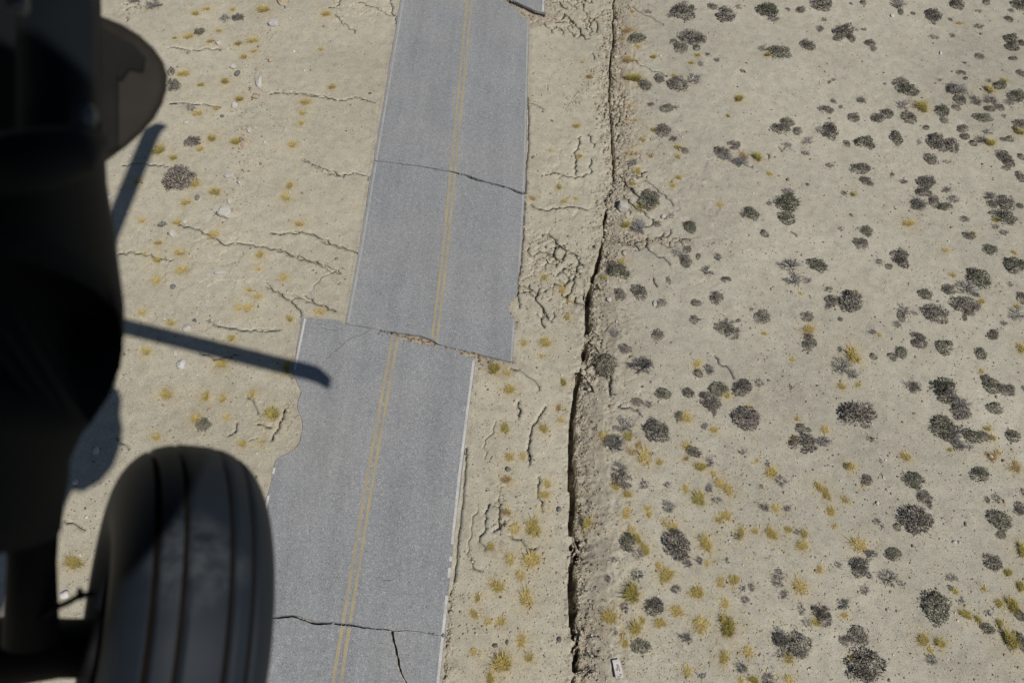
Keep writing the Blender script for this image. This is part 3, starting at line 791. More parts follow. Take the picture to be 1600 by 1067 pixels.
sow(940, 260, 3.952, '''1035,45,40,38,y 1272,115,22,25,g 225,30,45,60,y 190,105,45,40,y 437,110,55,45,y 480,65,40,40,y 730,230,40,45,y 295,180,95,80,d 285,225,110,90,g 245,245,60,50,o 150,365,60,60,o 230,385,110,110,s 343,350,50,38,d 545,370,72,70,g 395,315,40,30,s 430,300,40,40,s 920,290,75,80,g 870,300,35,45,s 1155,165,90,55,s 1145,225,130,90,g 1145,320,95,85,g 1035,228,35,30,s 1005,415,40,50,g 530,510,45,45,d 470,540,70,60,s 525,585,60,80,d 597,555,25,40,g 720,560,45,55,s 650,645,75,75,s 768,700,45,45,d 412,705,28,45,d 705,808,75,65,d 583,843,48,45,d 570,943,50,50,d 845,952,25,25,d
105,645,90,95,g 75,610,60,70,d 125,590,45,45,y 20,680,35,40,y 228,770,80,90,d 108,785,75,60,d 362,842,50,60,d 780,965,80,65,s 740,990,85,65,d 800,1020,90,75,d 925,885,25,30,s 990,920,80,80,d 1000,1030,30,35,y 90,1030,70,60,s 345,1035,65,65,d 1160,610,130,90,s 1185,700,100,110,s 1270,705,50,60,s 1225,785,20,25,y 1265,925,65,60,d 1275,1005,75,80,y 1275,1050,60,30,d''')
sow(1270, 260, 3.952, '''320,90,60,50,d 352,108,40,30,d 190,165,30,30,d 247,172,30,38,o 235,300,20,22,g 490,50,22,22,g 558,97,55,38,s 695,95,85,75,d 680,155,80,55,d 655,228,105,100,s 640,235,60,60,d 750,215,55,100,d 815,250,60,65,g 825,145,50,60,s 865,205,65,80,s 590,350,65,80,y 935,325,40,45,d 962,420,65,55,d 988,415,30,40,t 1090,185,75,70,s 1185,220,90,90,d 1105,230,60,50,d 1165,310,95,110,g 1130,335,40,40,o 1125,375,40,40,s 1175,410,50,55,s 1280,242,40,32,d 1280,60,50,70,d 1190,10,50,30,d 330,398,62,58,g 290,470,75,65,d 173,385,28,35,s 530,545,90,95,d 550,590,65,75,d 410,585,50,40,s 468,618,38,38,g 30,610,80,90,g
100,758,40,45,s 120,828,80,65,p 95,865,40,40,s 240,830,125,120,d 258,785,50,50,y 215,785,60,50,d 170,943,28,22,d 820,515,40,40,y 868,672,32,38,y 1090,510,68,58,g 1025,690,115,110,g 1000,650,80,60,d 1240,610,110,100,g 1245,535,30,40,y 938,745,100,120,s 840,755,70,60,d 695,785,72,58,g 755,905,110,115,d 938,848,145,90,d 1000,790,50,55,s 970,900,50,45,d 1040,835,40,50,y 935,930,25,40,d 560,880,75,70,s 545,920,45,60,d 628,905,35,40,s 520,975,60,40,s 370,1020,50,30,s 415,1040,35,28,y 645,1045,80,50,d 1115,1035,60,60,d 1180,965,40,40,s 1260,905,110,100,s 1285,810,50,70,d 1255,860,40,30,y 1220,730,45,30,s''')
sow(920, 530, 3.951, '''225,55,60,65,d 105,150,125,120,g 65,110,45,45,d 335,155,155,140,s 355,150,50,50,d 1355,25,70,80,d 1250,125,30,30,y 675,205,50,48,g 745,185,60,65,s 670,150,50,60,y 465,330,70,75,g 435,305,25,30,s 615,325,65,50,g 298,385,60,65,d 370,400,35,50,s 945,295,90,105,p 1050,265,60,60,s 1245,297,28,38,s 800,305,90,80,g 750,375,95,100,p 775,450,35,50,s 710,340,40,45,p 855,345,40,55,y 970,478,130,125,p 985,410,30,30,y 555,465,60,80,s 600,480,90,70,y
220,530,140,110,s 160,640,130,140,s 150,630,80,80,d 250,590,60,60,o 90,595,55,60,y 38,548,35,35,s 415,555,130,120,d 395,500,60,50,s 260,690,50,60,t 340,725,85,120,y 385,700,35,35,s 310,650,50,50,t 440,755,45,50,y 715,535,50,50,s 775,555,45,50,y 595,650,60,60,y 650,685,65,75,d 600,730,50,45,t 690,780,80,80,o 750,755,50,70,s 815,880,80,70,y 860,930,60,100,y 770,820,40,60,y 685,970,80,90,o 745,920,60,60,s 790,990,50,60,s 600,920,45,60,y 195,800,90,80,s 205,855,120,90,p 170,905,60,55,y 245,955,60,50,y 342,890,50,50,s 485,890,35,40,s 495,1030,80,70,s 240,1050,40,30,y 365,1040,40,50,y
945,693,42,42,s 1130,815,75,75,y 1185,865,70,75,s 1040,745,28,28,y 1100,770,30,30,s 1065,905,22,22,g 1085,1035,60,60,s 1155,1040,60,50,y 1225,1040,45,45,s 1305,545,50,50,d 1320,630,120,120,p 1260,620,40,45,y 1355,555,40,40,s 1280,490,30,40,t''')
sow(1270, 530, 3.952, '''8,20,25,60,d 165,65,30,35,s 240,100,90,130,y 170,165,120,110,s 245,215,80,60,s 180,285,50,55,y 278,280,35,40,y 375,102,38,38,g 492,103,52,45,g 545,75,60,60,g 655,22,90,65,d 812,45,90,90,g 1035,88,58,65,g 1285,50,55,70,y 1040,195,40,35,y 625,290,75,85,s 620,295,50,55,d 800,280,130,90,g 830,330,120,110,d 895,390,110,110,s 910,440,100,80,p 1065,240,60,45,d 1105,285,95,85,g 1185,310,75,75,d 1225,295,35,45,g 1122,418,88,65,g 1300,300,20,40,d 270,450,150,165,p 75,555,60,55,y 60,625,80,90,s 360,612,50,45,s
800,530,130,110,g 880,560,90,110,s 850,600,80,50,d 905,650,100,90,s 980,590,85,85,g 1050,590,55,60,g 1075,552,45,40,o 1105,605,45,50,y 1235,595,75,65,g 965,660,35,35,s 850,680,30,35,o 575,725,60,65,y 230,780,75,55,y 210,778,35,40,g 417,748,20,25,s 325,860,65,60,d 310,905,30,30,t 1100,720,75,75,t 1140,690,50,40,t 1245,790,80,80,t 1022,830,80,95,g 620,865,115,80,g 685,965,85,70,d 715,1015,40,60,s 35,905,50,80,y 82,955,55,90,y 105,1045,50,50,y 195,990,40,60,t 1130,980,55,60,s 1280,1035,60,60,d 1295,940,30,60,s 1075,990,30,50,s''')
sow(920, 797, 3.951, '''235,25,60,65,y 370,20,35,45,y 8,65,28,40,y 265,115,60,65,y 300,170,60,80,o 240,190,75,95,g 345,235,70,90,y 305,265,75,70,s 155,305,40,40,s 118,420,35,50,s 465,70,40,40,y 520,90,75,75,y 545,205,130,145,p 725,205,85,120,y 800,60,50,40,y 850,35,60,60,y 940,140,50,100,y 910,155,40,50,s 1022,125,45,45,y 1130,140,75,90,y 1230,112,50,48,y 1285,130,40,45,s 1330,140,45,60,y 1315,215,80,75,y 615,325,65,60,s 682,305,45,55,s 730,325,40,45,y 850,305,25,35,s 430,345,40,60,y 475,400,110,100,y 815,440,55,75,y 893,430,65,55,o 668,495,80,95,y 270,505,125,125,o 300,395,70,90,s 405,585,95,100,p 540,480,60,60,s 543,615,75,75,y 125,650,110,90,y 290,715,90,120,y 330,670,40,60,y 215,590,60,50,s 437,690,65,70,y 605,780,75,70,s 690,680,105,110,y 690,750,40,40,y 850,720,95,150,o 845,575,50,75,y 1005,470,40,50,s 955,480,35,35,s 965,548,55,50,s 1170,430,90,70,s 1175,375,40,50,s 1205,515,50,60,s 1297,465,85,105,y 1315,605,50,70,s 1345,695,50,55,s 155,745,50,50,s 205,765,50,50,t 225,820,55,60,y 320,830,85,90,g 830,905,60,110,y 980,870,80,65,y 945,970,70,60,s 1185,790,120,110,s 1180,790,80,70,p 1290,820,120,130,d 1185,880,50,60,s 1240,910,65,60,y 610,990,45,65,y 705,1018,35,35,s 1110,1030,90,70,s 1235,1035,50,60,y 940,1045,40,40,y 1010,1045,80,40,o''')
sow(1270, 797, 3.952, '''115,15,55,40,y 130,100,30,35,t 395,68,50,45,s 425,98,20,25,s 520,100,40,42,g 625,45,165,160,p 725,45,30,50,s 1145,50,110,110,g 1160,148,55,40,g 1265,8,60,30,d 1290,240,70,140,o 280,205,100,110,y 350,265,65,80,s 300,330,100,100,s 280,350,85,90,d 345,400,40,40,s 495,265,80,75,g 460,410,110,110,s 535,445,40,45,s 320,490,45,80,s 45,360,42,55,y 157,335,40,40,s 190,575,65,80,s 195,645,50,45,y 50,610,90,80,d 65,660,90,80,d 20,690,55,50,y 275,760,105,95,d 210,800,60,70,d 325,940,170,175,d 240,905,40,50,y 752,580,150,140,g 850,410,55,60,s 845,475,30,30,g 880,500,40,40,y 915,555,28,35,s 935,630,65,80,o 1018,670,45,60,o 1075,720,65,70,g 1085,630,35,40,s 1145,570,60,60,o 1055,485,32,28,o 1105,315,90,80,d 1205,380,60,60,o 1280,465,60,80,o 1228,590,75,95,o 1275,640,60,60,g 1150,690,50,70,o 1210,790,100,170,o 1275,800,60,90,d 752,710,20,22,g 675,790,75,85,y 785,815,85,75,o 722,860,40,35,y 730,915,70,60,s''')
# verge between the road and the fissure
sow(400, 700, 2.857, '''1132,38,50,40,y 1190,35,35,30,y 1122,140,60,50,t 1120,285,50,45,t 1300,155,35,45,y 1290,205,40,50,y 1280,270,30,40,y 1155,360,60,60,y 1235,355,70,90,y 1050,440,40,45,y 1135,485,45,70,y 1228,485,85,95,y 1180,555,45,60,y 1080,610,65,65,y 1205,668,60,90,y 975,735,45,35,y 1035,772,40,40,y 1098,775,35,45,y 1188,855,45,65,y 1220,935,40,50,y 1100,945,90,110,y 1045,1025,40,60,y 975,905,30,35,y 990,665,25,40,y 1478,325,45,60,o''')
sow(780, 340, 2.962, '''210,275,30,35,y 290,330,35,45,y 330,380,30,30,y 315,455,30,40,y 218,570,60,55,y 115,580,25,40,y 35,715,40,40,y 50,790,65,60,y 195,640,25,20,t 298,760,35,45,o 275,880,30,50,t 285,935,30,30,y 205,975,45,50,y 25,975,45,55,y''')
sow(780, 0, 3.05, '''395,298,25,18,t 430,368,40,35,t 370,600,40,35,y 243,715,20,18,y 385,745,30,30,y 283,890,30,28,y 315,955,28,35,y 365,945,25,25,y 160,945,40,35,t''')
sow(0, 0, 1, '774,577,22,20,o')
# field left of the road
sow(0, 0, 1.976, '''605,42,28,20,y 640,28,28,20,y 815,30,40,35,y 720,28,20,18,y 675,95,20,15,y 585,112,28,32,y 540,118,18,12,y 780,125,45,25,y 735,135,30,25,t 755,175,25,20,y 785,158,25,15,y 650,130,30,20,t 565,228,40,25,y 697,252,28,32,y 740,305,35,22,y 610,348,28,28,y 668,335,20,18,y 655,425,30,35,y 735,438,35,35,y 495,462,38,40,y 535,487,30,25,y 430,555,25,30,y 605,568,35,35,y 575,625,35,25,y 665,592,28,35,y 440,680,25,22,y 548,686,30,20,y 660,722,32,32,y 558,776,42,30,y 490,750,30,15,y 445,782,22,22,y 485,800,28,28,y 562,832,35,35,y 485,862,30,30,y 620,262,25,15,y 620,458,25,20,y 1025,270,26,20,y 943,315,35,25,y 935,348,22,20,y 905,445,28,25,y 930,380,25,20,y 990,152,20,15,y 885,610,40,30,y 895,575,25,35,y 925,692,35,18,y 805,785,25,35,y 797,828,20,22,y 875,855,25,32,y 795,915,25,25,y 770,895,20,20,y 765,950,30,28,y 738,950,22,22,y 990,962,28,28,y 530,998,30,25,y 895,985,25,20,y 715,1042,30,25,y 440,965,25,20,y
558,550,80,75,p 597,435,38,38,p 737,52,35,25,p 617,98,32,25,g 695,55,35,30,s 535,262,45,35,d 530,220,20,30,d 503,692,35,20,s 590,335,30,30,s 480,15,60,40,s 415,0,35,20,d''')
sow(0, 530, 1.987, '635,265,40,32,g 850,230,60,55,o 690,185,30,25,y 810,318,25,22,y 755,325,35,20,y 520,170,40,45,y 690,75,40,40,y 455,40,35,30,y 485,300,25,30,y 610,240,35,40,y 705,240,25,20,y 235,690,50,60,y 890,85,28,45,o 640,180,25,40,y 785,170,20,30,y')
sow(400, 0, 2.668, '295,60,45,35,y 30,40,55,35,y')

def leaf_mesh(name, verts, faces, vals, mat):
    me = mesh_from(name, verts, faces, mat)
    a = me.attributes.new('leaf', 'FLOAT', 'FACE')
    a.data.foreach_set('value', np.array(vals, 'f'))
    return me
def rv(r): return np.array([r.gauss(0, 1), r.gauss(0, 1), r.gauss(0, 1)])
def unit(v): return v / max(np.linalg.norm(v), 1e-6)
def stick(v, f, vals, a, b, ra, rb, val):
    d = unit(b - a); u = unit(np.cross(d, [.3, .5, .8])); w = np.cross(d, u); k = len(v)
    for P, R in ((a, ra), (b, rb)):
        for i in range(3):
            t = 2.094 * i
            v.append(P + R * (math.cos(t) * u + math.sin(t) * w))
    for i in range(3):
        j = (i + 1) % 3
        f.append([k + i, k + j, k + 3 + j, k + 3 + i]); vals.append(val)
def sprig(v, f, vals, P, d, l, w, val, r):
    """one leafy twig end: two crossed narrow leaves, each folded"""
    u = unit(np.cross(d, rv(r))); k = len(v)
    v += [P, P + d * l * .55 + u * w, P + d * l, P + d * l * .55 - u * w]
    f.append([k, k + 1, k + 2]); f.append([k, k + 2, k + 3]); vals += [val, val]

def build_shrub(seed, kind):
    r = random.Random(seed)
    v, f, vals = [], [], []; sv, sf, svals = [], [], []
    nl = r.randint(17, 24)
    flat = r.uniform(.62, .85)
    lobes = []
    bites = [np.array([math.cos(b_), math.sin(b_), 0]) for b_ in (r.uniform(0, 6.283) for _ in range(r.choice((0, 0, 0, 1))))]
    tries = 0
    for _ in range(4):
        a_ = r.uniform(0, 6.283); q_ = r.uniform(.05, .38)
        lobes.append((np.array([q_ * math.cos(a_), q_ * math.sin(a_), flat * r.uniform(.5, .75)]), r.uniform(.22, .32)))
    while len(lobes) < nl and tries < 400:
        tries += 1
        d = unit(rv(r)); d[2] = abs(d[2]) * r.uniform(.5, 1.2)
        d = unit(d); rad = r.uniform(.52, .88) * (1 if d[2] > .5 else .95)
        p = d * rad; p[2] *= flat
        if any(unit(p * np.array([1, 1, 0])) @ bt > .80 and np.linalg.norm(p[:2]) > .42 for bt in bites): continue
        if all(np.linalg.norm(p - q) > .30 for q, _ in lobes):
            lobes.append((p, r.uniform(.17, .31)))
    for p, s in lobes:
        lv = r.uniform(.05, .95)
        stick(sv, sf, svals, np.array([r.gauss(0, .05), r.gauss(0, .05), -.05]), p * .5 + np.array([0, 0, -.03]), .035, .026, .5)
        stick(sv, sf, svals, p * .5 + np.array([0, 0, -.03]), p * .95, .026, .012, .5)
        for _ in range(66):
            q = unit(rv(r)); q = unit(q + unit(p) * .55)
            P = p + q * s * r.uniform(.45, 1.0)
            if P[2] < .0: P[2] = abs(P[2]) * .4
            d = unit(q + rv(r) * .35 + np.array([0, 0, .25]))
            sprig(v, f, vals, P, d, r.uniform(.07, .15), r.uniform(.022, .042), min(1, max(0, lv + r.gauss(0, .22))), r)
    # loose outer sprays break the outline
    for _ in range(26):
        a = r.uniform(0, 6.283); d = unit(np.array([math.cos(a), math.sin(a), r.uniform(.1, .9)]))
        p0 = d * .6 * np.array([1, 1, flat]); p1 = d * r.uniform(.88, 1.12) * np.array([1, 1, flat])
        stick(sv, sf, svals, p0, p1, .014, .007, r.random())
        for _ in range(5):
            sprig(v, f, vals, p0 + (p1 - p0) * r.uniform(.4, 1), unit(d + rv(r) * .6), r.uniform(.06, .12), .024, r.random(), r)
    mat = {'d': M_DARK, 'g': M_GREEN, 'p': M_PURP}[kind]
    return leaf_mesh('foliage', v, f, vals, mat), leaf_mesh('branches', sv, sf, svals, M_STEM)

def build_twiggy(seed):
    r = random.Random(seed)
    v, f, vals = [], [], []
    def grow_(P, d, l, rad, lev):
        Q = P + d * l
        Q[2] = max(Q[2], .02)
        stick(v, f, vals, P, Q, rad, rad * .62, min(1, max(0, .25 + .25 * lev * .5 + r.gauss(0, .22))))
        if lev < 3:
            for _ in range(r.choice((2, 3, 3, 4)) if lev else 3):
                dd = unit(d + rv(r) * (.42 + .12 * lev) + np.array([0, 0, .08]))
                grow_(P + (Q - P) * r.uniform(.55, 1.0), dd, l * r.uniform(.55, .85), rad * .66, lev + 1)
    n = r.randint(11, 16)
    for i in range(n):
        a = 6.283 * i / n + r.uniform(-.3, .3); up = r.uniform(.15, 1.3)
        grow_(np.array([0, 0, 0.]), unit(np.array([math.cos(a), math.sin(a), up])), r.uniform(.36, .52), .030, 0)
    return leaf_mesh('branches', v, f, vals, M_TWIG)

def build_grass(seed, kind):
    r = random.Random(seed)
    v, f, vals = [], [], []
    n = {'y': 380, 'o': 460, 't': 260}[kind]
    spread = {'y': 1.0, 'o': .8, 't': 1.0}[kind]
    tuft = [(r.gauss(0, .17), r.gauss(0, .17)) for _ in range(6)]
    for _ in range(n):
        cx, cy = r.choice(tuft)
        a = r.uniform(0, 6.283); lean = abs(r.gauss(.55, .38)) * spread
        P = np.array([cx + r.gauss(0, .10), cy + r.gauss(0, .10), 0])
        l = r.uniform(.25, .62) if r.random() < .72 else r.uniform(.65, 1.0)
        out = unit(np.array([math.cos(a) + cx * 1.2, math.sin(a) + cy * 1.2, 0]))
        d1 = unit(out * lean + np.array([0, 0, 1])); d2 = unit(out * (lean + .7) + np.array([0, 0, .55]))
        side = np.cross(out, [0, 0, 1]) * r.uniform(.011, .021)
        Q = P + d1 * l * .55; T_ = Q + d2 * l * .5; k = len(v)
        v += [P - side, P + side, Q + side * .8, Q - side * .8, T_]
        f += [[k, k + 1, k + 2, k + 3], [k + 3, k + 2, k + 4]]
        c = min(1, max(0, r.gauss(.5, .25))); vals += [c, c]
    return leaf_mesh('blades', v, f, vals, {'y': M_YGR, 'o': M_OLV, 't': M_TAN}[kind])

LIB = {k: [build_shrub(s * 17 + ord(k), k) for s in range(7)] for k in 'dgp'}
LIB['s'] = [build_twiggy(s * 31 + 5) for s in range(8)]
for k in 'yot': LIB[k] = [build_grass(s * 13 + ord(k), k) for s in range(6)]
NAMES = {'d': 'grey_brown_shrub', 'g': 'grey_green_shrub', 'p': 'purple_brown_shrub', 's': 'twiggy_shrub', 'y': 'grass_tuft', 'o': 'olive_bush', 't': 'dry_herb'}
LOOK = {'d': 'dark grey-brown shrub', 'g': 'grey-green shrub', 'p': 'purplish-brown shrub', 's': 'leafless twiggy shrub', 'y': 'yellow grass tuft', 'o': 'olive-yellow bushy tuft', 't': 'tan dried herb'}
CATS = {'d': 'shrub', 'g': 'shrub', 'p': 'shrub', 's': 'shrub', 'y': 'grass tuft', 'o': 'bush', 't': 'herb'}
GROUPS = {'d': 'grey-brown desert shrubs', 'g': 'grey-green desert shrubs', 'p': 'purplish desert shrubs', 's': 'leafless twiggy shrubs', 'y': 'yellow grass tufts', 'o': 'olive bushes', 't': 'dried herbs'}
ORD = ['', 'first', 'second', 'third', 'fourth', 'fifth', 'sixth', 'seventh', 'eighth', 'ninth', 'tenth', 'eleventh', 'twelfth', 'thirteenth', 'fourteenth', 'fifteenth', 'sixteenth', 'seventeenth', 'eighteenth', 'nineteenth', 'twentieth']
ROWS = [(190, 'at picture top'), (400, 'level with upper road crack'), (610, 'level with road offset'), (830, "level with tyre's upper half"), (9999, 'at picture bottom')]
def fis_x(y): return float(np.interp(-y, [-p[1] for p in FIS], [p[0] for p in FIS]))
def column(x, y):
    if x < 700 and y < 760 and x < line_at(LE_UP, min(y, 505)): return 'left of road'
    if x < fis_x(y) + 8: return 'between road and fissure'
    for lim, nm in ((1090, 'just right of fissure'), (1230, 'on inner right flat'), (1370, 'on middle right flat'), (1490, 'on outer right flat')):
        if x < lim: return nm
    return 'along right edge'
def row(y):
    for lim, nm in ROWS:
        if y < lim: return nm
def size_word(w): return 'tiny' if w < 9.5 else 'small' if w < 15 else 'middling' if w < 23 else 'large'
cells = {}
for i, (x, y, w, h, k) in enumerate(PLANTS):
    cells.setdefault((size_word(w), k, column(x, y), row(y)), []).append(i)
PLABEL = {}
for (sz, k, c, r_), ids in cells.items():
    ids.sort(key=lambda i: PLANTS[i][0])
    for n, i in enumerate(ids):
        if len(ids) == 1: PLABEL[i] = f'only {sz} {LOOK[k]} {c}, {r_}'
        elif n == len(ids) - 1: PLABEL[i] = f'rightmost {sz} {LOOK[k]} {c}, {r_}'
        elif n == 0: PLABEL[i] = f'leftmost {sz} {LOOK[k]} {c}, {r_}'
        else: PLABEL[i] = f'{ORD[n + 1]} {sz} {LOOK[k]} from left {c}, {r_}'
# how high the plants of a kind grow for their width, and how far the clump centre lies above its foot in the photo
TALL = {'d': 1.12, 'g': 1.12, 'p': 1.12, 's': .95, 'y': .9, 'o': 1.1, 't': .6}
for i, (x, y, w, h, k) in enumerate(PLANTS):
    s = px_per_m(x, y)
    wr = w / s / 2; hr = max(.55 * w, min(1.6 * w, h)) / s / 2 / .9
    hh = (wr * hr) ** .5 * TALL[k]
    if k in 'yot': wr *= 1.42; hr *= 1.42
    else: wr *= 1.20; hr *= 1.32; hh *= 1.1
    g = G(x, y)
    # the dome's centre is seen at (x, y): its foot stands a little nearer the camera
    fy = g[1] - hh * .35 / math.tan(PITCH)
    fx = g[0]
    loc = (fx, fy, max(zat(fx, fy), -.12) - .015)
    rnd = random.Random(i * 7 + 1)
    rz = rnd.uniform(0, 6.283)
    if abs(h / w - 1) > .25: rz = rnd.choice((0, math.pi)) + rnd.uniform(-.2, .2)
    lib = LIB[k][rnd.randrange(len(LIB[k]))]
    sc = (wr * rnd.uniform(.95, 1.08), hr * rnd.uniform(.95, 1.08), hh * rnd.uniform(.85, 1.15))
    if k in 'dgp' and w >= 15:
        root = empty(NAMES[k], loc)
        tag(obj('foliage', lib[0], root), kind='stuff'); tag(obj('branches', lib[1], root), kind='stuff')
    else:
        root = obj(NAMES[k], lib[0] if k in 'dgp' else lib, None, loc)
    root.rotation_euler = (0, 0, rz)
    root.scale = sc
    tag(root, PLABEL[i], CATS[k], GROUPS[k])
    if k in 'yots':
        R = max(wr, hr) * 1.7
        sl = window(fx - R, fx + R, fy - R, fy + R)
        q = np.clip(1 - np.hypot(X[sl] - fx, Y[sl] - fy) / R, 0, 1)
        LITT[sl] = np.maximum(LITT[sl], q * {'y': .85, 'o': .8, 't': .9, 's': .25}[k])

# ------------------------------------------------------------------ rocks
def build_rock(seed, sub=2):
    r = random.Random(seed)
    bm = bmesh.new()
    bmesh.ops.create_icosphere(bm, subdivisions=sub, radius=1)
    planes = [(unit(rv(r)), r.uniform(.5, .85)) for _ in range(9)]
    for vt in bm.verts:
        p = np.array(vt.co)
        for n, dd in planes:
            e = p @ n - dd
            if e > 0: p = p - n * e
        vt.co = Vector(p * (1 + r.gauss(0, .02)))
    me = bpy.data.meshes.new('rock'); bm.to_mesh(me); bm.free()
    return me
ROCKLIB = {}
for m_, M_ in (('w', M_WROCK), ('t', M_TROCK), ('k', M_DROCK)):
    ROCKLIB[m_] = []
    for s in range(6):
        me = build_rock(s * 5 + ord(m_)); me.materials.append(M_); ROCKLIB[m_].append(me)
def rock(x, y, w, h, kind, label, tall=.6):
    s = px_per_m(x, y); g = G(x, y)
    wr, hr = w / s / 2 * 1.15, h / s / 2 * 1.2
    r = random.Random(int(x * 31 + y))
    hh = min(wr, hr) * tall * 1.3
    o = obj('rock', ROCKLIB[kind][r.randrange(6)], None, (g[0], g[1] - hh * .2, zat(g[0], g[1]) + hh * .45))
    o.rotation_euler = (r.uniform(-.2, .2), r.uniform(-.2, .2), r.uniform(-.3, .3)); o.scale = (wr, hr, hh)
    tag(o, label, 'rock', 'rocks lying on the desert soil')
for z, items in ((zoomed(0, 0, 1.976), (
    (848, 78, 34, 34, 'w', 'pale angular rock left of the road near picture top'), (875, 8, 36, 35, 't', 'tan flat rock left of the road at the very top'),
    (675, 135, 18, 20, 'w', 'small white stone between yellow tufts, upper left field'), (722, 210, 20, 20, 'w', 'small pale rock touching a slate-coloured one, upper left field'),
    (735, 228, 18, 24, 'k', 'small slate rock just below a pale one, upper left field'), (803, 255, 22, 42, 'w', 'long upright white rock in upper left field'),
    (792, 300, 22, 28, 't', 'brownish rock just below the long white rock'), (728, 325, 26, 24, 'w', 'rounded white rock left of the brownish rock'),
    (757, 450, 30, 18, 't', 'flat rusty brown stone beside yellow tuft, left field'), (700, 663, 52, 45, 'w', 'largest white rock in the left field'),
    (712, 545, 35, 25, 'w', 'pale flat rock above the largest white rock'), (741, 565, 18, 24, 'w', 'small pale splinter right of the pale flat rock, left field'),
    (533, 722, 22, 22, 'w', 'pale rock just below the long crack, far left field'), (570, 683, 14, 16, 'w', 'little pale stone above the long crack, left field'),
    (335, 610, 22, 26, 'w', 'pale rock beside the upright blade shadow'), (580, 1015, 25, 25, 'w', 'pale rock just above the horizontal blade shadow'),
    (685, 845, 40, 16, 'w', 'thin pale slab of stone in left field below the long crack'), (610, 612, 15, 20, 'k', 'small dark stone right of the round purplish shrub'),
    (535, 885, 18, 16, 'k', 'small blue-black stone in left field above the horizontal shadow'), (770, 402, 15, 20, 'w', 'small pale stone above the flat rusty stone'),
    (603, 990, 14, 12, 'k', 'small dark stone next to the horizontal blade shadow'), (752, 398, 18, 14, 't', 'small tan stone left of a pale one above the rusty stone'),
    (835, 185, 18, 22, 't', 'tan stone high in the left field above the long white rock'), (685, 358, 14, 12, 'k', 'small dark stone below the rounded white rock'), (710, 622, 16, 20, 'w', 'pale stone directly above the largest white rock'),
    (575, 378, 18, 14, 'w', 'small pale stone left of the yellow tufts, upper left field'))),
    (zoomed(0, 530, 1.987), ((568, 78, 32, 32, 'w', 'pale rock just below the horizontal blade shadow'), (547, 40, 16, 28, 'w', 'narrow pale stone lying in the horizontal blade shadow'),
    (205, 793, 30, 24, 'w', 'pale curved stone left of the tyre'), (250, 668, 12, 12, 'w', 'tiny pale stone left of the tyre, above the yellow tuft'), (300, 345, 20, 26, 'w', 'rock lying in the fuselage shadow above the tyre'), (235, 442, 20, 20, 'w', 'small rock at the lower end of the fuselage shadow'))),
    (zoomed(940, 260, 3.952), ((135, 250, 85, 80, 'w', 'large white boulder just right of the fissure'), (330, 850, 24, 46, 'w', 'narrow white stone touching a shrub right of the fissure'), (45, 820, 34, 30, 'w', 'pale stone right of the fissure, level with road offset'), (385, 315, 34, 30, 'w', 'pale stone right of the large white boulder'))),
    (zoomed(780, 340, 2.962), ((560, 292, 14, 14, 'w', 'small white stone between shrubs right of the fissure'), (510, 375, 24, 22, 'w', 'white stone below the shrub pair right of the fissure'))),
    (zoomed(400, 700, 2.857), ((1127, 95, 24, 22, 'k', 'grey stone above a brown herb right of the road'), (1352, 270, 24, 26, 'k', 'grey stone left of the fissure, upper of two'), (1355, 855, 22, 26, 'k', 'dark stone left of the fissure, lower of two'), (1122, 865, 14, 22, 'k', 'small upright dark stone right of the road near picture bottom'))),
    (zoomed(780, 0, 3.05), ((460, 0, 1, 1, '', ''),)),
    (zoomed(1270, 0, 3.952), ((488, 98, 20, 30, 'w', 'small white stone below a dark shrub at upper right'), (790, 328, 14, 34, 'w', 'thin white stone in upper right flat'))),
    (zoomed(1270, 797, 3.952), ((940, 85, 16, 34, 'k', 'narrow dark stone in lower right flat'), (870, 195, 28, 20, 'w', 'pale stone in lower right flat'), (905, 200, 16, 22, 'w', 'small pale stone right of another pale one, lower right flat'))),
    (zoomed(1270, 530, 3.952), ((400, 1015, 24, 30, 'w', 'white stone on the right flat left of the largest dark shrub'), (458, 930, 22, 18, 'w', 'small white stone above another white one on the right flat'), (437, 855, 14, 30, 'w', 'thin upright white stone on the right flat')))):
    for (a, b, w, h, kd, lb) in items:
        if not lb: continue
        (x, y), = z([(a, b)]); (x1, y1), = z([(a + w, b + h)])
        rock(x, y, x1 - x, y1 - y, kd, lb)

# white board lying by the fissure, with dirt on it
bp = G(964.5, 1046); k_ = px_per_m(964.5, 1046)
M_BOARD = make_plain('dirty_white_board', (.50, .49, .47), .8, var=.35, scale=9)
bm = bmesh.new(); bmesh.ops.create_cube(bm, size=1)
for vt in bm.verts: vt.co = Vector((vt.co.x * .22, vt.co.y * .50, vt.co.z * .05))
bmesh.ops.bevel(bm, geom=bm.edges[:], offset=.006, segments=1)
me = bpy.data.meshes.new('board'); bm.to_mesh(me); bm.free(); me.materials.append(M_BOARD)
board = obj('white_board', me, None, (bp[0], bp[1], zat(bp[0], bp[1]) + .10))
board.rotation_euler = (.03, .10, .16)
tag(board, 'dirty white rectangular board lying on soil right of the fissure', 'board')
M_MUD = make_plain('dried_mud', (.27, .23, .17), .95)
for (a, b, ra, rb) in ((.02, .08, .045, .06), (-.03, -.03, .03, .045), (.04, -.05, .03, .045), (.0, .02, .04, .045), (.04, -.18, .05, .045), (-.01, -.22, .05, .025)):
    n = 11
    vv = [(a + ra * math.cos(6.283 * i / n) * random.uniform(.6, 1.2), b + rb * math.sin(6.283 * i / n) * random.uniform(.6, 1.2), .0265) for i in range(n)] + [(a, b, .042)]
    obj('mud_clump', mesh_from('mud_clump', vv, [[i, (i + 1) % n, n] for i in range(n)], M_MUD), board)

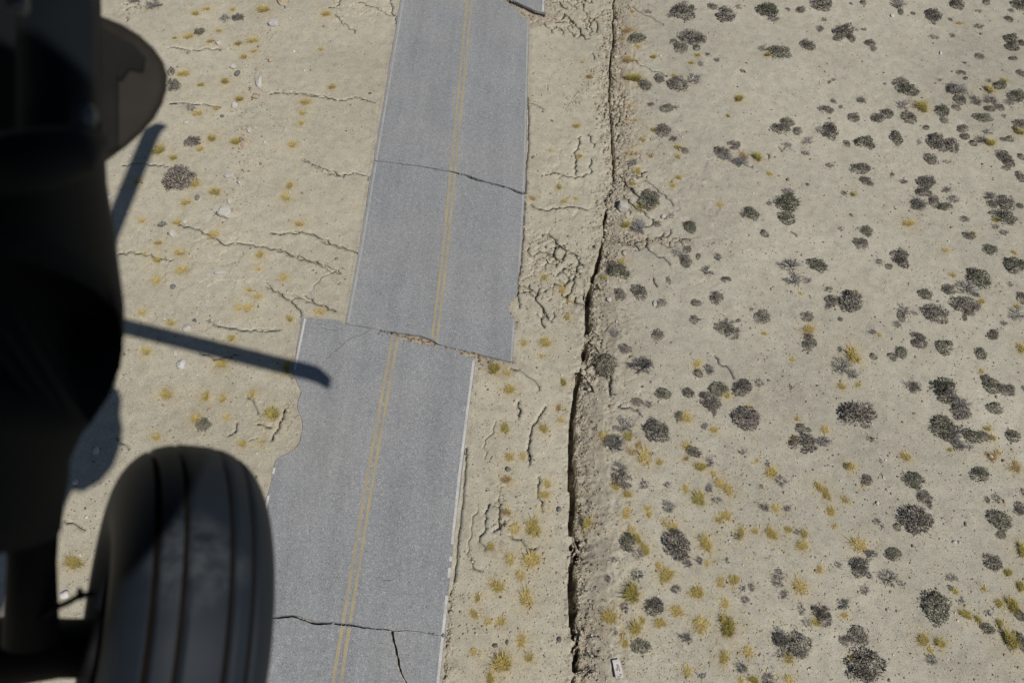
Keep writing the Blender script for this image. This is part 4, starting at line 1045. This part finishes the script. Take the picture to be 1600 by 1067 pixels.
# ------------------------------------------------------------------ loose stones and clods, too many to count
def scatter(name, P, sizes, mat, seed, vals=None, kind_label=None, cat=None):
    rng = np.random.default_rng(seed)
    phi = (1 + 5 ** .5) / 2
    base = np.array([(-1, phi, 0), (1, phi, 0), (-1, -phi, 0), (1, -phi, 0), (0, -1, phi), (0, 1, phi), (0, -1, -phi), (0, 1, -phi), (phi, 0, -1), (phi, 0, 1), (-phi, 0, -1), (-phi, 0, 1)]) / 1.9
    tri = np.array([(0, 11, 5), (0, 5, 1), (0, 1, 7), (0, 7, 10), (0, 10, 11), (1, 5, 9), (5, 11, 4), (11, 10, 2), (10, 7, 6), (7, 1, 8), (3, 9, 4), (3, 4, 2), (3, 2, 6), (3, 6, 8), (3, 8, 9), (4, 9, 5), (2, 4, 11), (6, 2, 10), (8, 6, 7), (9, 8, 1)])
    n = len(P)
    v = base[None] * (1 + rng.normal(0, .2, (n, 12, 1)))
    sc = sizes[:, None] * np.stack([rng.uniform(.7, 1.3, n), rng.uniform(.7, 1.3, n), rng.uniform(.45, .9, n)], 1)
    v = v * sc[:, None, :]
    th = rng.uniform(0, 6.283, n); c, s = np.cos(th)[:, None], np.sin(th)[:, None]
    v = np.stack([v[..., 0] * c - v[..., 1] * s, v[..., 0] * s + v[..., 1] * c, v[..., 2]], -1) + P[:, None, :]
    f = tri[None] + (np.arange(n) * 12)[:, None, None]
    me = bpy.data.meshes.new(name)
    me.vertices.add(n * 12); me.vertices.foreach_set('co', v.astype('f').ravel())
    me.loops.add(n * 60); me.loops.foreach_set('vertex_index', f.astype('i').ravel())
    me.polygons.add(n * 20); me.polygons.foreach_set('loop_start', np.arange(n * 20, dtype='i') * 3)
    me.update(calc_edges=True)
    a = me.attributes.new('leaf', 'FLOAT', 'FACE')
    a.data.foreach_set('value', np.repeat(rng.random(n) if vals is None else vals, 20).astype('f'))
    me.materials.append(mat)
    o = obj(name, me)
    tag(o, kind_label, cat, None, 'stuff')
    return o
IX = lambda p: np.array([zat(a, b) for a, b in p])
road_polys = [A_out, B_out, C_out, D_out, E_out, F_out]
def px_cloud(n, f, seed):
    r = random.Random(seed); out = []
    while len(out) < n:
        a, b = f(r)
        g = G(a, b)
        i = min(max(int(np.searchsorted(xs, g[0])), 0), NX - 1); j = min(max(int(np.searchsorted(ys, g[1])), 0), NY - 1)
        if slw[0].start <= j < slw[0].stop and slw[1].start <= i < slw[1].stop and RM[j - slw[0].start, i - slw[1].start]: continue
        out.append((g[0], g[1]))
    return np.array(out)
pts = np.concatenate([
    px_cloud(4600, lambda r: (r.uniform(90, 620), r.uniform(-20, 1060)), 1),
    px_cloud(500, lambda r: (r.gauss(0, 22) + 395 - .10 * 0, r.uniform(0, 350)), 2),
    px_cloud(420, lambda r: (lambda t: (425 - 75 * t + r.gauss(0, 10), 20 + 330 * t))(r.random()), 3),
    px_cloud(2400, lambda r: (r.uniform(700, 900), r.uniform(0, 1060)), 4),
    px_cloud(6200, lambda r: (r.uniform(920, 1600), r.uniform(-20, 1066)), 5),
    px_cloud(1500, lambda r: (lambda y: (fis_x(y) + abs(r.gauss(0, 55)), y))(r.uniform(0, 1060)), 6)])
sz = np.clip(RNG.lognormal(-4.1, .48, len(pts)), .007, .075)
scatter('gravel', np.column_stack([pts, IX(pts) + sz * .3]), sz, M_GRAVEL, 3, RNG.beta(1.6, 1.5, len(pts)), 'small loose stones strewn over the desert soil', 'gravel')
cl = np.concatenate([
    px_cloud(1700, lambda r: (lambda y: (fis_x(y) + 10 + abs(r.gauss(0, 15)), y))(r.uniform(390, 1066)), 7),
    px_cloud(2700, lambda r: (lambda y: (fis_x(y) + r.gauss(4, 13), y))(r.uniform(0, 410)), 8),
    px_cloud(420, lambda r: (r.gauss(870, 28), r.gauss(15, 16)), 9),
    px_cloud(500, lambda r: (r.gauss(868, 34), r.gauss(430, 45)), 10),
    px_cloud(420, lambda r: (lambda q: (955 + abs(q) * 55, 374 + abs(q) * 3 + r.gauss(0, 4)))(r.gauss(0, 1.2)), 11),
    px_cloud(260, lambda r: (lambda t: (885 + 48 * t + r.gauss(0, 5), 172 - 60 * t + r.gauss(0, 6)))(r.random()), 12),
    px_cloud(200, lambda r: (lambda y: (line_at(RE_LOW, y) + 5 + abs(r.gauss(0, 4)), y))(r.uniform(910, 1066)), 13),
    px_cloud(160, lambda r: (lambda y: (line_at(RE_UP, y) + abs(r.gauss(0, 6)), y))(r.uniform(280, 520)), 14),
    px_cloud(120, lambda r: (r.gauss(455, 12), r.gauss(660, 35)), 15)])
sz = np.clip(RNG.lognormal(-3.95, .5, len(cl)), .009, .11)
scatter('soil_clods', np.column_stack([cl, IX(cl) + sz * .3]), sz, M_CLOD, 4, None, 'broken clods of soil along the fissure and pavement breaks', 'soil')
# earth crumbs in the road breaks
def along(P0, P1, n, seed):
    r = random.Random(seed); out = []
    for _ in range(n):
        t = r.random(); a = P0[min(int(t * len(P0)), len(P0) - 1)]; b = P1[min(int(t * len(P1)), len(P1) - 1)]
        out.append(a + (b - a) * r.random())
    return np.array(out)
cr_ = np.concatenate([along(top_u, top_l, 150, 2), along(rup_u[4:], rup_l[4:], 150, 3)])
sz = np.clip(RNG.lognormal(-3.5, .5, len(cr_)), .012, .10)
scatter('earth_crumbs', np.column_stack([cr_, IX(cr_) + sz * .2]), sz, make_gravel('brown_earth', [(0, (.17, .11, .07)), (1, (.33, .235, .155))]), 5, None, 'brown earth crumbs lying in the breaks of the road', 'soil')

ap = np.concatenate([along(rup_u[5:], rup_l[5:] - np.array([0, .25]), 60, 8), along(top_u, top_l - np.array([0, .2]), 40, 9), along(mid_u, mid_l, 40, 10), along(bot_u, bot_l, 30, 11)])
sz = np.clip(RNG.lognormal(-3.6, .45, len(ap)), .012, .07)
scatter('asphalt_crumbs', np.column_stack([ap, np.maximum(IX(ap), T - .03) + sz * .3]), sz, make_gravel('broken_asphalt', [(0, (.09, .09, .09)), (1, (.24, .24, .245))]), 9, None, 'crumbs of broken asphalt along the road breaks', 'rubble')

# scattered straw and dead stalks on the soil
def straw(name, P, seed, mat, lo, hi, label):
    r = np.random.default_rng(seed); n = len(P)
    th = r.uniform(0, 6.283, n); l = r.uniform(lo, hi, n); w = r.uniform(.006, .013, n); z = IX(P) + .012
    dx, dy = np.cos(th) * l, np.sin(th) * l; nx, ny = -np.sin(th) * w, np.cos(th) * w
    v = np.stack([np.stack([P[:, 0] - dx + nx, P[:, 1] - dy + ny, z], 1), np.stack([P[:, 0] - dx - nx, P[:, 1] - dy - ny, z], 1),
                  np.stack([P[:, 0] + dx - nx, P[:, 1] + dy - ny, z + l * r.uniform(.1, .9, n)], 1), np.stack([P[:, 0] + dx + nx, P[:, 1] + dy + ny, z + l * r.uniform(.1, .9, n)], 1)], 1)
    me = mesh_from(name, v.reshape(-1, 3), [[4 * i, 4 * i + 1, 4 * i + 2, 4 * i + 3] for i in range(n)], mat)
    a = me.attributes.new('leaf', 'FLOAT', 'FACE'); a.data.foreach_set('value', r.random(n).astype('f'))
    tag(obj(name, me), label, 'grass', None, 'stuff')
yl = [p for p in PLANTS if p[4] in 'yto']
def near_plant(lst, k):
    def f(r):
        p = r.choice(lst); s = p[2] * k
        return p[0] + r.gauss(0, s), p[1] + r.gauss(0, s * .8)
    return f
straw('straw_litter', np.concatenate([px_cloud(3600, near_plant(yl, .6), 21), px_cloud(1500, near_plant([p for p in yl if p[0] < 560], 1.5), 26), px_cloud(700, lambda r: (r.uniform(190, 540), r.uniform(0, 700)), 23), px_cloud(700, lambda r: (r.uniform(940, 1250), r.uniform(600, 1066)), 24)]), 6, M_YGR, .014, .042, 'fallen yellow straw and sprouts thinly spread over the soil')
straw('dead_twig_litter', np.concatenate([px_cloud(1500, near_plant([p for p in PLANTS if p[4] in 's'], .6), 22), px_cloud(900, lambda r: (r.uniform(930, 1600), r.uniform(0, 1066)), 25)]), 7, M_TWIG, .012, .045, 'dead grey twigs lying around the desert shrubs')

# ------------------------------------------------------------------ ground sheet
me = bpy.data.meshes.new('ground')
co = np.stack([X + XO, Y + YO, Z], -1).astype('f')
me.vertices.add(NX * NY); me.vertices.foreach_set('co', co.ravel())
ii = (np.arange(NY - 1)[:, None] * NX + np.arange(NX - 1)[None]).ravel()
fq = np.stack([ii, ii + 1, ii + NX + 1, ii + NX], 1).astype('i')
me.loops.add(fq.size); me.loops.foreach_set('vertex_index', fq.ravel())
me.polygons.add(len(fq)); me.polygons.foreach_set('loop_start', np.arange(len(fq), dtype='i') * 4)
me.update(calc_edges=True)
gx = np.interp(X - xf[:, None], [-.5, .8, 2.2], [0, .7, 1.0])
ca = me.attributes.new('soil', 'FLOAT_COLOR', 'POINT')
ca.data.foreach_set('color', np.stack([DIST, gx, LITT, np.ones_like(X)], -1).astype('f').ravel())
me.materials.append(M_SOIL)
tag(obj('ground', me), 'pale cracked desert soil', None, None, 'structure')

# ------------------------------------------------------------------ the helicopter the picture was taken from, banked to the right
BANK = math.radians(28)
HR = np.array([math.cos(BANK), 0, -math.sin(BANK)])       # its right
HU = np.array([math.sin(BANK), 0, math.cos(BANK)])        # its up
HF = np.array([0, 1.0, 0])                                # its nose
def hp(r, u, f): return CAM + HR * r + HU * u + HF * f
M_HULL = make_plain('black_green_hull_paint', (.006, .0075, .009), .7, spec=.12, var=.2, scale=6)
M_HULL2 = make_plain('dark_blue_grey_panel', (.0055, .008, .0105), .7, spec=.12, var=.25, scale=5)
M_BROWN = make_plain('dusty_black_panel', (.022, .019, .016), .7, spec=.12, var=.3, scale=7)
M_STEEL = make_plain('worn_light_metal', (.07, .085, .10), .6, .1)
M_GEAR = make_plain('gear_paint', (.008, .008, .009), .7, spec=.12, var=.3)
M_BLADE = make_plain('rotor_blade_paint', (.012, .012, .012), .75, spec=.1)
heli = empty('helicopter', hp(-1.2, -2.1, 0))
tag(heli, 'dark helicopter fuselage with black landing wheel along the left edge', 'helicopter')
def hpart(name, me, parent=None):
    o = obj(name, me, heli if parent is None else parent)
    if parent is None: o.location = -heli.location
    return o
def loft(name, rings, mat, closed=True, smooth=True):
    n = len(rings[0]); v = [p for r in rings for p in r]; f = []
    for i in range(len(rings) - 1):
        for j in range(n):
            k = (j + 1) % n
            f.append([i * n + j, i * n + k, (i + 1) * n + k, (i + 1) * n + j])
    if closed:
        f.append(list(range(n))[::-1]); f.append([(len(rings) - 1) * n + j for j in range(n)])
    return mesh_from(name, v, f, mat, smooth)
def tube(name, path, radii, mat, seg=18):
    P = [np.array(p, float) for p in path]; rings = []
    for i, p in enumerate(P):
        d = unit(P[min(i + 1, len(P) - 1)] - P[max(i - 1, 0)])
        u = unit(np.cross(d, C_F)); w = np.cross(d, u)
        R = radii[i]
        ru, rw = R if isinstance(R, tuple) else (R, R)
        rings.append([p + u * ru * math.cos(6.283185 * j / seg) + w * rw * math.sin(6.283185 * j / seg) for j in range(seg)])
    return loft(name, rings, mat)

# --- cabin behind and beside the camera, with roof and tail boom (it shades the wheel and throws the shadow on the ground)
def box_ring(r0, r1, u0, u1, f, lean=0.):
    out = []
    for a in range(32):
        t = 6.283185 * (a + .5) / 32
        ct, st = math.cos(t), math.sin(t)
        k = (abs(ct) ** 5 + abs(st) ** 5) ** (-1 / 5)
        uu = (u0 + u1) / 2 + (u1 - u0) / 2 * st * k
        out.append(hp((r0 + r1) / 2 + (r1 - r0) / 2 * ct * k + lean * (uu - .63) * max(0, min(1, ct * k)), uu, f))
    return out
SIDE = .10
hpart('cabin', loft('cabin', [box_ring(-2.2, SIDE - .9, -.8, .6, -5.6), box_ring(-2.45, SIDE - .25, -1.3, 1.0, -5.0), box_ring(-2.5, SIDE, -1.35, 1.85, -4.0), box_ring(-2.5, SIDE, -1.35, 1.85, -.50), box_ring(-2.5, .20, -1.35, 1.35, -.47, .24), box_ring(-2.5, .20, -1.35, 1.35, -.40, .24)], M_HULL))
hpart('engine_deck', loft('engine_deck', [box_ring(-2.0, -.3, .9, 1.4, -4.6), box_ring(-2.1, -.2, .9, 1.75, -3.6), box_ring(-2.1, -.2, .9, 1.75, -.6), box_ring(-1.9, -.5, .9, 1.5, .6)], M_HULL))
hpart('cockpit', loft('cockpit', [box_ring(-2.45, -.62, -1.2, .9, -.25), box_ring(-2.4, -.64, -1.2, .9, 1.0), box_ring(-2.2, -.8, -1.1, .5, 2.2), box_ring(-1.9, -1.0, -.9, -.2, 3.2)], M_HULL))
hpart('tail_boom', loft('tail_boom', [box_ring(-1.7, -.7, -.4, .6, -5.0), box_ring(-1.55, -.85, -.2, .5, -8.0), box_ring(-1.4, -1.0, 0, .4, -11.0)], M_HULL))

# unseen plate added aft of the door, cut to the shadow it throws
def from_shadow(px, py, plane_p, plane_n):
    g = G(px, py); t = ((plane_p - g) @ plane_n) / (SUN @ plane_n)
    return g + SUN * t
sh = [(60, 606), (184, 606), (190, 622), (188, 648), (192, 668), (190, 692), (179, 722), (160, 745), (132, 761), (104, 757), (60, 740)]
top_ = [from_shadow(a, b, hp(0, .35, 0), HU) for a, b in sh]
hpart('shadow_plate', loft('shadow_plate', [top_, [p - HU * .3 for p in top_]], M_HULL, smooth=False))

# --- lower fuselage edge as seen below the door
rim = [(150, -120, 1.5), (150, 0, 1.45), (152, 100, 1.4), (154, 200, 1.33), (158, 280, 1.27), (169, 350, 1.22), (179, 430, 1.17), (185, 480, 1.15), (184, 530, 1.13), (178, 590, 1.12), (161, 632, 1.11), (134, 667, 1.10), (110, 696, 1.10), (97, 722, 1.10), (93, 760, 1.10), (84, 805, 1.10), (80, 845, 1.10)]
RF = .15
path = []
for i, (x, y, d) in enumerate(rim):
    x0, y0, _ = rim[max(i - 1, 0)]; x1, y1, _ = rim[min(i + 1, len(rim) - 1)]
    l = math.hypot(x1 - x0, y1 - y0); nx, ny = (y1 - y0) / l, -(x1 - x0) / l
    path.append(at(x - 6, y, d) - (C_R * nx - C_U * ny) * RF)
me = tube('belly', path, [(RF, RF)] * len(path), M_HULL, 28)
hpart('belly_fairing', me)
# strip of door frame that runs up the picture, with a latch
door = hpart('door_frame', tube('door_frame', [at(88, y, d) for y, d in ((-90, 1.25), (60, 1.18), (170, 1.12), (235, 1.08), (268, 1.07))], [(.052, .03), (.052, .03), (.050, .03), (.046, .03), (.028, .02)], M_HULL2, 20))
def block(name, c, ax, ay, az, hx, hy, hz, mat, parent, bev=.3):
    bm = bmesh.new(); bmesh.ops.create_cube(bm, size=2)
    bmesh.ops.bevel(bm, geom=bm.edges[:], offset=bev, segments=3, affect='EDGES')
    for vt in bm.verts:
        p = c + ax * vt.co.x * hx + ay * vt.co.y * hy + az * vt.co.z * hz
        vt.co = Vector(p)
    me = bpy.data.meshes.new(name); bm.to_mesh(me); bm.free(); me.materials.append(mat)
    me.polygons.foreach_set('use_smooth', [True] * len(me.polygons))
    return obj(name, me, parent)
block('latch', at(131, 186, 1.04), C_R, C_U, C_F, .013, .016, .01, M_STEEL, door)
block('latch_pin', at(146, 210, 1.05), C_R, unit(C_U + .3 * C_R), C_F, .006, .014, .006, M_HULL2, door)
block('hinge', at(28, 6, 1.0), C_R, C_U, C_F, .010, .012, .008, M_STEEL, door)
step_beam = hpart('sill_beam', tube('sill_beam', [at(-40, 262, 1.0), at(60, 250, 1.0), at(120, 236, 1.02), at(152, 220, 1.05)], [(.036, .03), (.036, .03), (.030, .03), (.014, .014)], M_HULL2, 16))

# --- rounded panel jutting out ahead (a pod end seen from above)
outl = [(110, 10), (150, 22), (190, 38), (218, 55), (240, 75), (255, 96), (262, 118), (261, 140), (254, 163), (241, 186), (222, 208), (198, 229), (172, 248), (152, 264), (110, 290)]
def pod_ring(k, dep, shrinkf):
    c = np.array([120, 150.])
    return [at(*(c + (np.array(p) - c) * shrinkf), dep) for p in outl]
pod = hpart('pod', loft('pod', [pod_ring(0, 1.62, .90), pod_ring(1, 1.63, .97), pod_ring(2, 1.66, 1.0), pod_ring(3, 1.72, .99), pod_ring(4, 1.82, .9)], M_BROWN))
pv = [at(x, y, 1.612) for x, y in ((150, 40), (205, 68), (224, 88), (222, 112), (200, 108), (188, 126), (182, 118), (182, 230), (150, 245))]
obj('pod_opening', loft('pod_opening', [pv, [p + C_F * .02 for p in pv]], M_BLADE, smooth=False), pod)

# --- landing wheel
wc = at(264, 985, 1.60)
R0, HALF = .330, .127
def prof(w):
    t = min(1, abs(w) / HALF)
    return .195 + (R0 - .195) * max(0, 1 - t ** 2.5) ** (1 / 2.5)
groove = [-.074, -.034, .036, .072]
ws = sorted(set([round(-HALF * math.cos(math.pi * i / 40), 5) for i in range(41)] + [round(g + o, 5) for g in groove for o in (-.0062, -.0046, 0, .0046, .0062)]))
ring = []
for w in ws:
    r = prof(w)
    if any(abs(w - g) <= .0047 for g in groove): r -= .014
    ring.append((w, r))
ring = [(-HALF * .80, .15)] + [(-HALF * .98, .178)] + ring[1:-1] + [(HALF * .98, .178)] + [(HALF * .80, .15)]
HRw = unit(HR + .13 * HF)                     # axle, toed a little
HFw = unit(HF - HRw * (HF @ HRw)); HUw = np.cross(HRw, HFw)
def lathe(name, ring, mat, seg=96):
    rings = []
    for w, r in ring:
        rings.append([wc + HRw * w + (HFw * math.cos(6.283185 * j / seg) + HUw * math.sin(6.283185 * j / seg)) * r for j in range(seg)])
    return loft(name, rings, mat, closed=False)
m, nt, p = material('tyre_rubber')
tc = N(nt, 'ShaderNodeTexCoord')
n1 = noise(nt, tc.outputs['Object'], 9, 6, .7); n2 = noise(nt, tc.outputs['Object'], 3.2, 3, .5)
nn = N(nt, 'ShaderNodeMath', operation='MULTIPLY'); nt.links.new(ramp(nt, n1, [(.42, 0), (.68, 1)]), nn.inputs[0]); nt.links.new(ramp(nt, n2, [(.45, 0), (.7, 1)]), nn.inputs[1])
c = mix(nt, nn.outputs[0], (.0085, .0132, .0205), (.015, .020, .027))
# handled, dusty spots on the tread
for (sx, sy, dd, rad, k) in ((305, 860, 1.33, .06, 1.), (385, 870, 1.36, .035, .8), (300, 810, 1.36, .04, .7)):
    vd = N(nt, 'ShaderNodeVectorMath', operation='DISTANCE'); nt.links.new(tc.outputs['Object'], vd.inputs[0]); vd.inputs[1].default_value = tuple(at(sx, sy, dd))
    n4 = noise(nt, tc.outputs['Object'], 26, 6, .75)
    sm = N(nt, 'ShaderNodeMath', operation='MULTIPLY'); nt.links.new(ramp(nt, vd.outputs['Value'], [(rad * .5, k), (rad * 1.7, 0)]), sm.inputs[0]); nt.links.new(ramp(nt, n4, [(.40, 0), (.62, 1)]), sm.inputs[1])
    c = mix(nt, sm.outputs[0], c, (.055, .062, .07))
nt.links.new(c, p.inputs['Base Color']); p.inputs['Roughness'].default_value = .62; p.inputs['Specular IOR Level'].default_value = .2
M_RUB = m
wheel = hpart('wheel', lathe('rim', [(-.10, .02), (-.095, .10), (-.088, .152), (-.05, .150), (.05, .150), (.088, .152), (.095, .10), (.10, .02)], M_GEAR, 48))
tme = lathe('tyre', ring, M_RUB)
tme.materials.append(make_plain('groove_dirt', (.0065, .005, .0038), .9, spec=.05))
gi = [1 if any(abs(ring[i][0] - g) <= .0047 and abs(ring[i + 1][0] - g) <= .0047 for g in groove) else 0 for i in range(len(ring) - 1)]
tme.polygons.foreach_set('material_index', np.repeat(np.array(gi, 'i'), 96))
tyre = obj('tyre', tme, wheel)
# --- gear leg, axle beam and brake hose
leg = hpart('gear_strut', tube('gear_strut', [at(58, 690, 1.32), at(52, 790, 1.32), at(50, 880, 1.34), at(48, 1000, 1.36)], [.042, .036, .034, .04], M_GEAR))
hpart('drag_brace', tube('drag_brace', [at(14, 700, 1.4), at(24, 850, 1.4), at(30, 1000, 1.42)], [.012, .011, .011], M_GEAR, 10))
hpart('axle_beam', tube('axle_beam', [at(-60, 1030, 1.62), at(30, 1016, 1.62), at(100, 1012, 1.62), at(230, 1012, 1.62)], [.075, .06, .052, .05], M_GEAR))
hpart('brake_hose', tube('brake_hose', [at(60, 968, 1.33), at(85, 950, 1.325), at(108, 940, 1.32), at(124, 930, 1.32), at(150, 926, 1.33)], [.0048] * 5, M_GEAR, 8))
hpart('hose_clip', tube('hose_clip', [at(124, 918, 1.32), at(126, 936, 1.32)], [.004, .006], M_GEAR, 8))

# --- rotor: found from the blade shadows on the ground
def from_shadow(px, py, plane_p, plane_n):
    g = G(px, py); t = ((plane_p - g) @ plane_n) / (SUN @ plane_n)
    return g + SUN * t
HUB_PX = (120, 492)
g = G(*HUB_PX)
hub_u = 2.0
t = ((hp(0, hub_u, 0) - g) @ HU) / (SUN @ HU)
hub = g + SUN * t
hb = hub - CAM
print('HUB r,u,f', hb @ HR, hb @ HU, hb @ HF)
tip1 = from_shadow(505, 578, hub, HU); tip2 = from_shadow(228, 207, hub, HU)
print('blade len', np.linalg.norm(tip1 - hub), np.linalg.norm(tip2 - hub), 'sun el', math.degrees(SUN_EL), 'H', CAM_H)
hpart('rotor_hub', tube('rotor_hub', [hub - HU * .5, hub - HU * .15, hub + HU * .1, hub + HU * .2], [.22, .3, .38, .2], M_BLADE))
tip1 = from_shadow(518, 590, hub, HU); tip2 = from_shadow(243, 192, hub, HU)
d1 = unit(tip1 - hub); d2 = unit(tip2 - hub)
def blade(d, Lb):
    side = np.cross(HU, d)          # trailing direction
    prof_ = [(.5, .10), (1.2, .14), (1.5, .34), (Lb - .75, .34), (Lb - .45, .34), (Lb, .24)]
    rings = []
    for k, (l, h) in enumerate(prof_):
        sweep = {4: -.02, 5: -.26}.get(k, 0) * SWEEP
        c = hub + d * l + side * sweep
        rings.append([c + side * h * a + HU * .05 * b for a, b in ((-1, 0), (-.6, .8), (0, 1), (.6, .6), (1, 0), (.6, -.5), (0, -.7), (-.6, -.6))])
    return loft('rotor_blade', rings, M_BLADE)
SWEEP = 1
for d, q_ in ((d1, tip1), (d2, tip2), (-d1, tip1), (-d2, tip2)):
    hpart('rotor_blade', blade(d, np.linalg.norm(q_ - hub)))
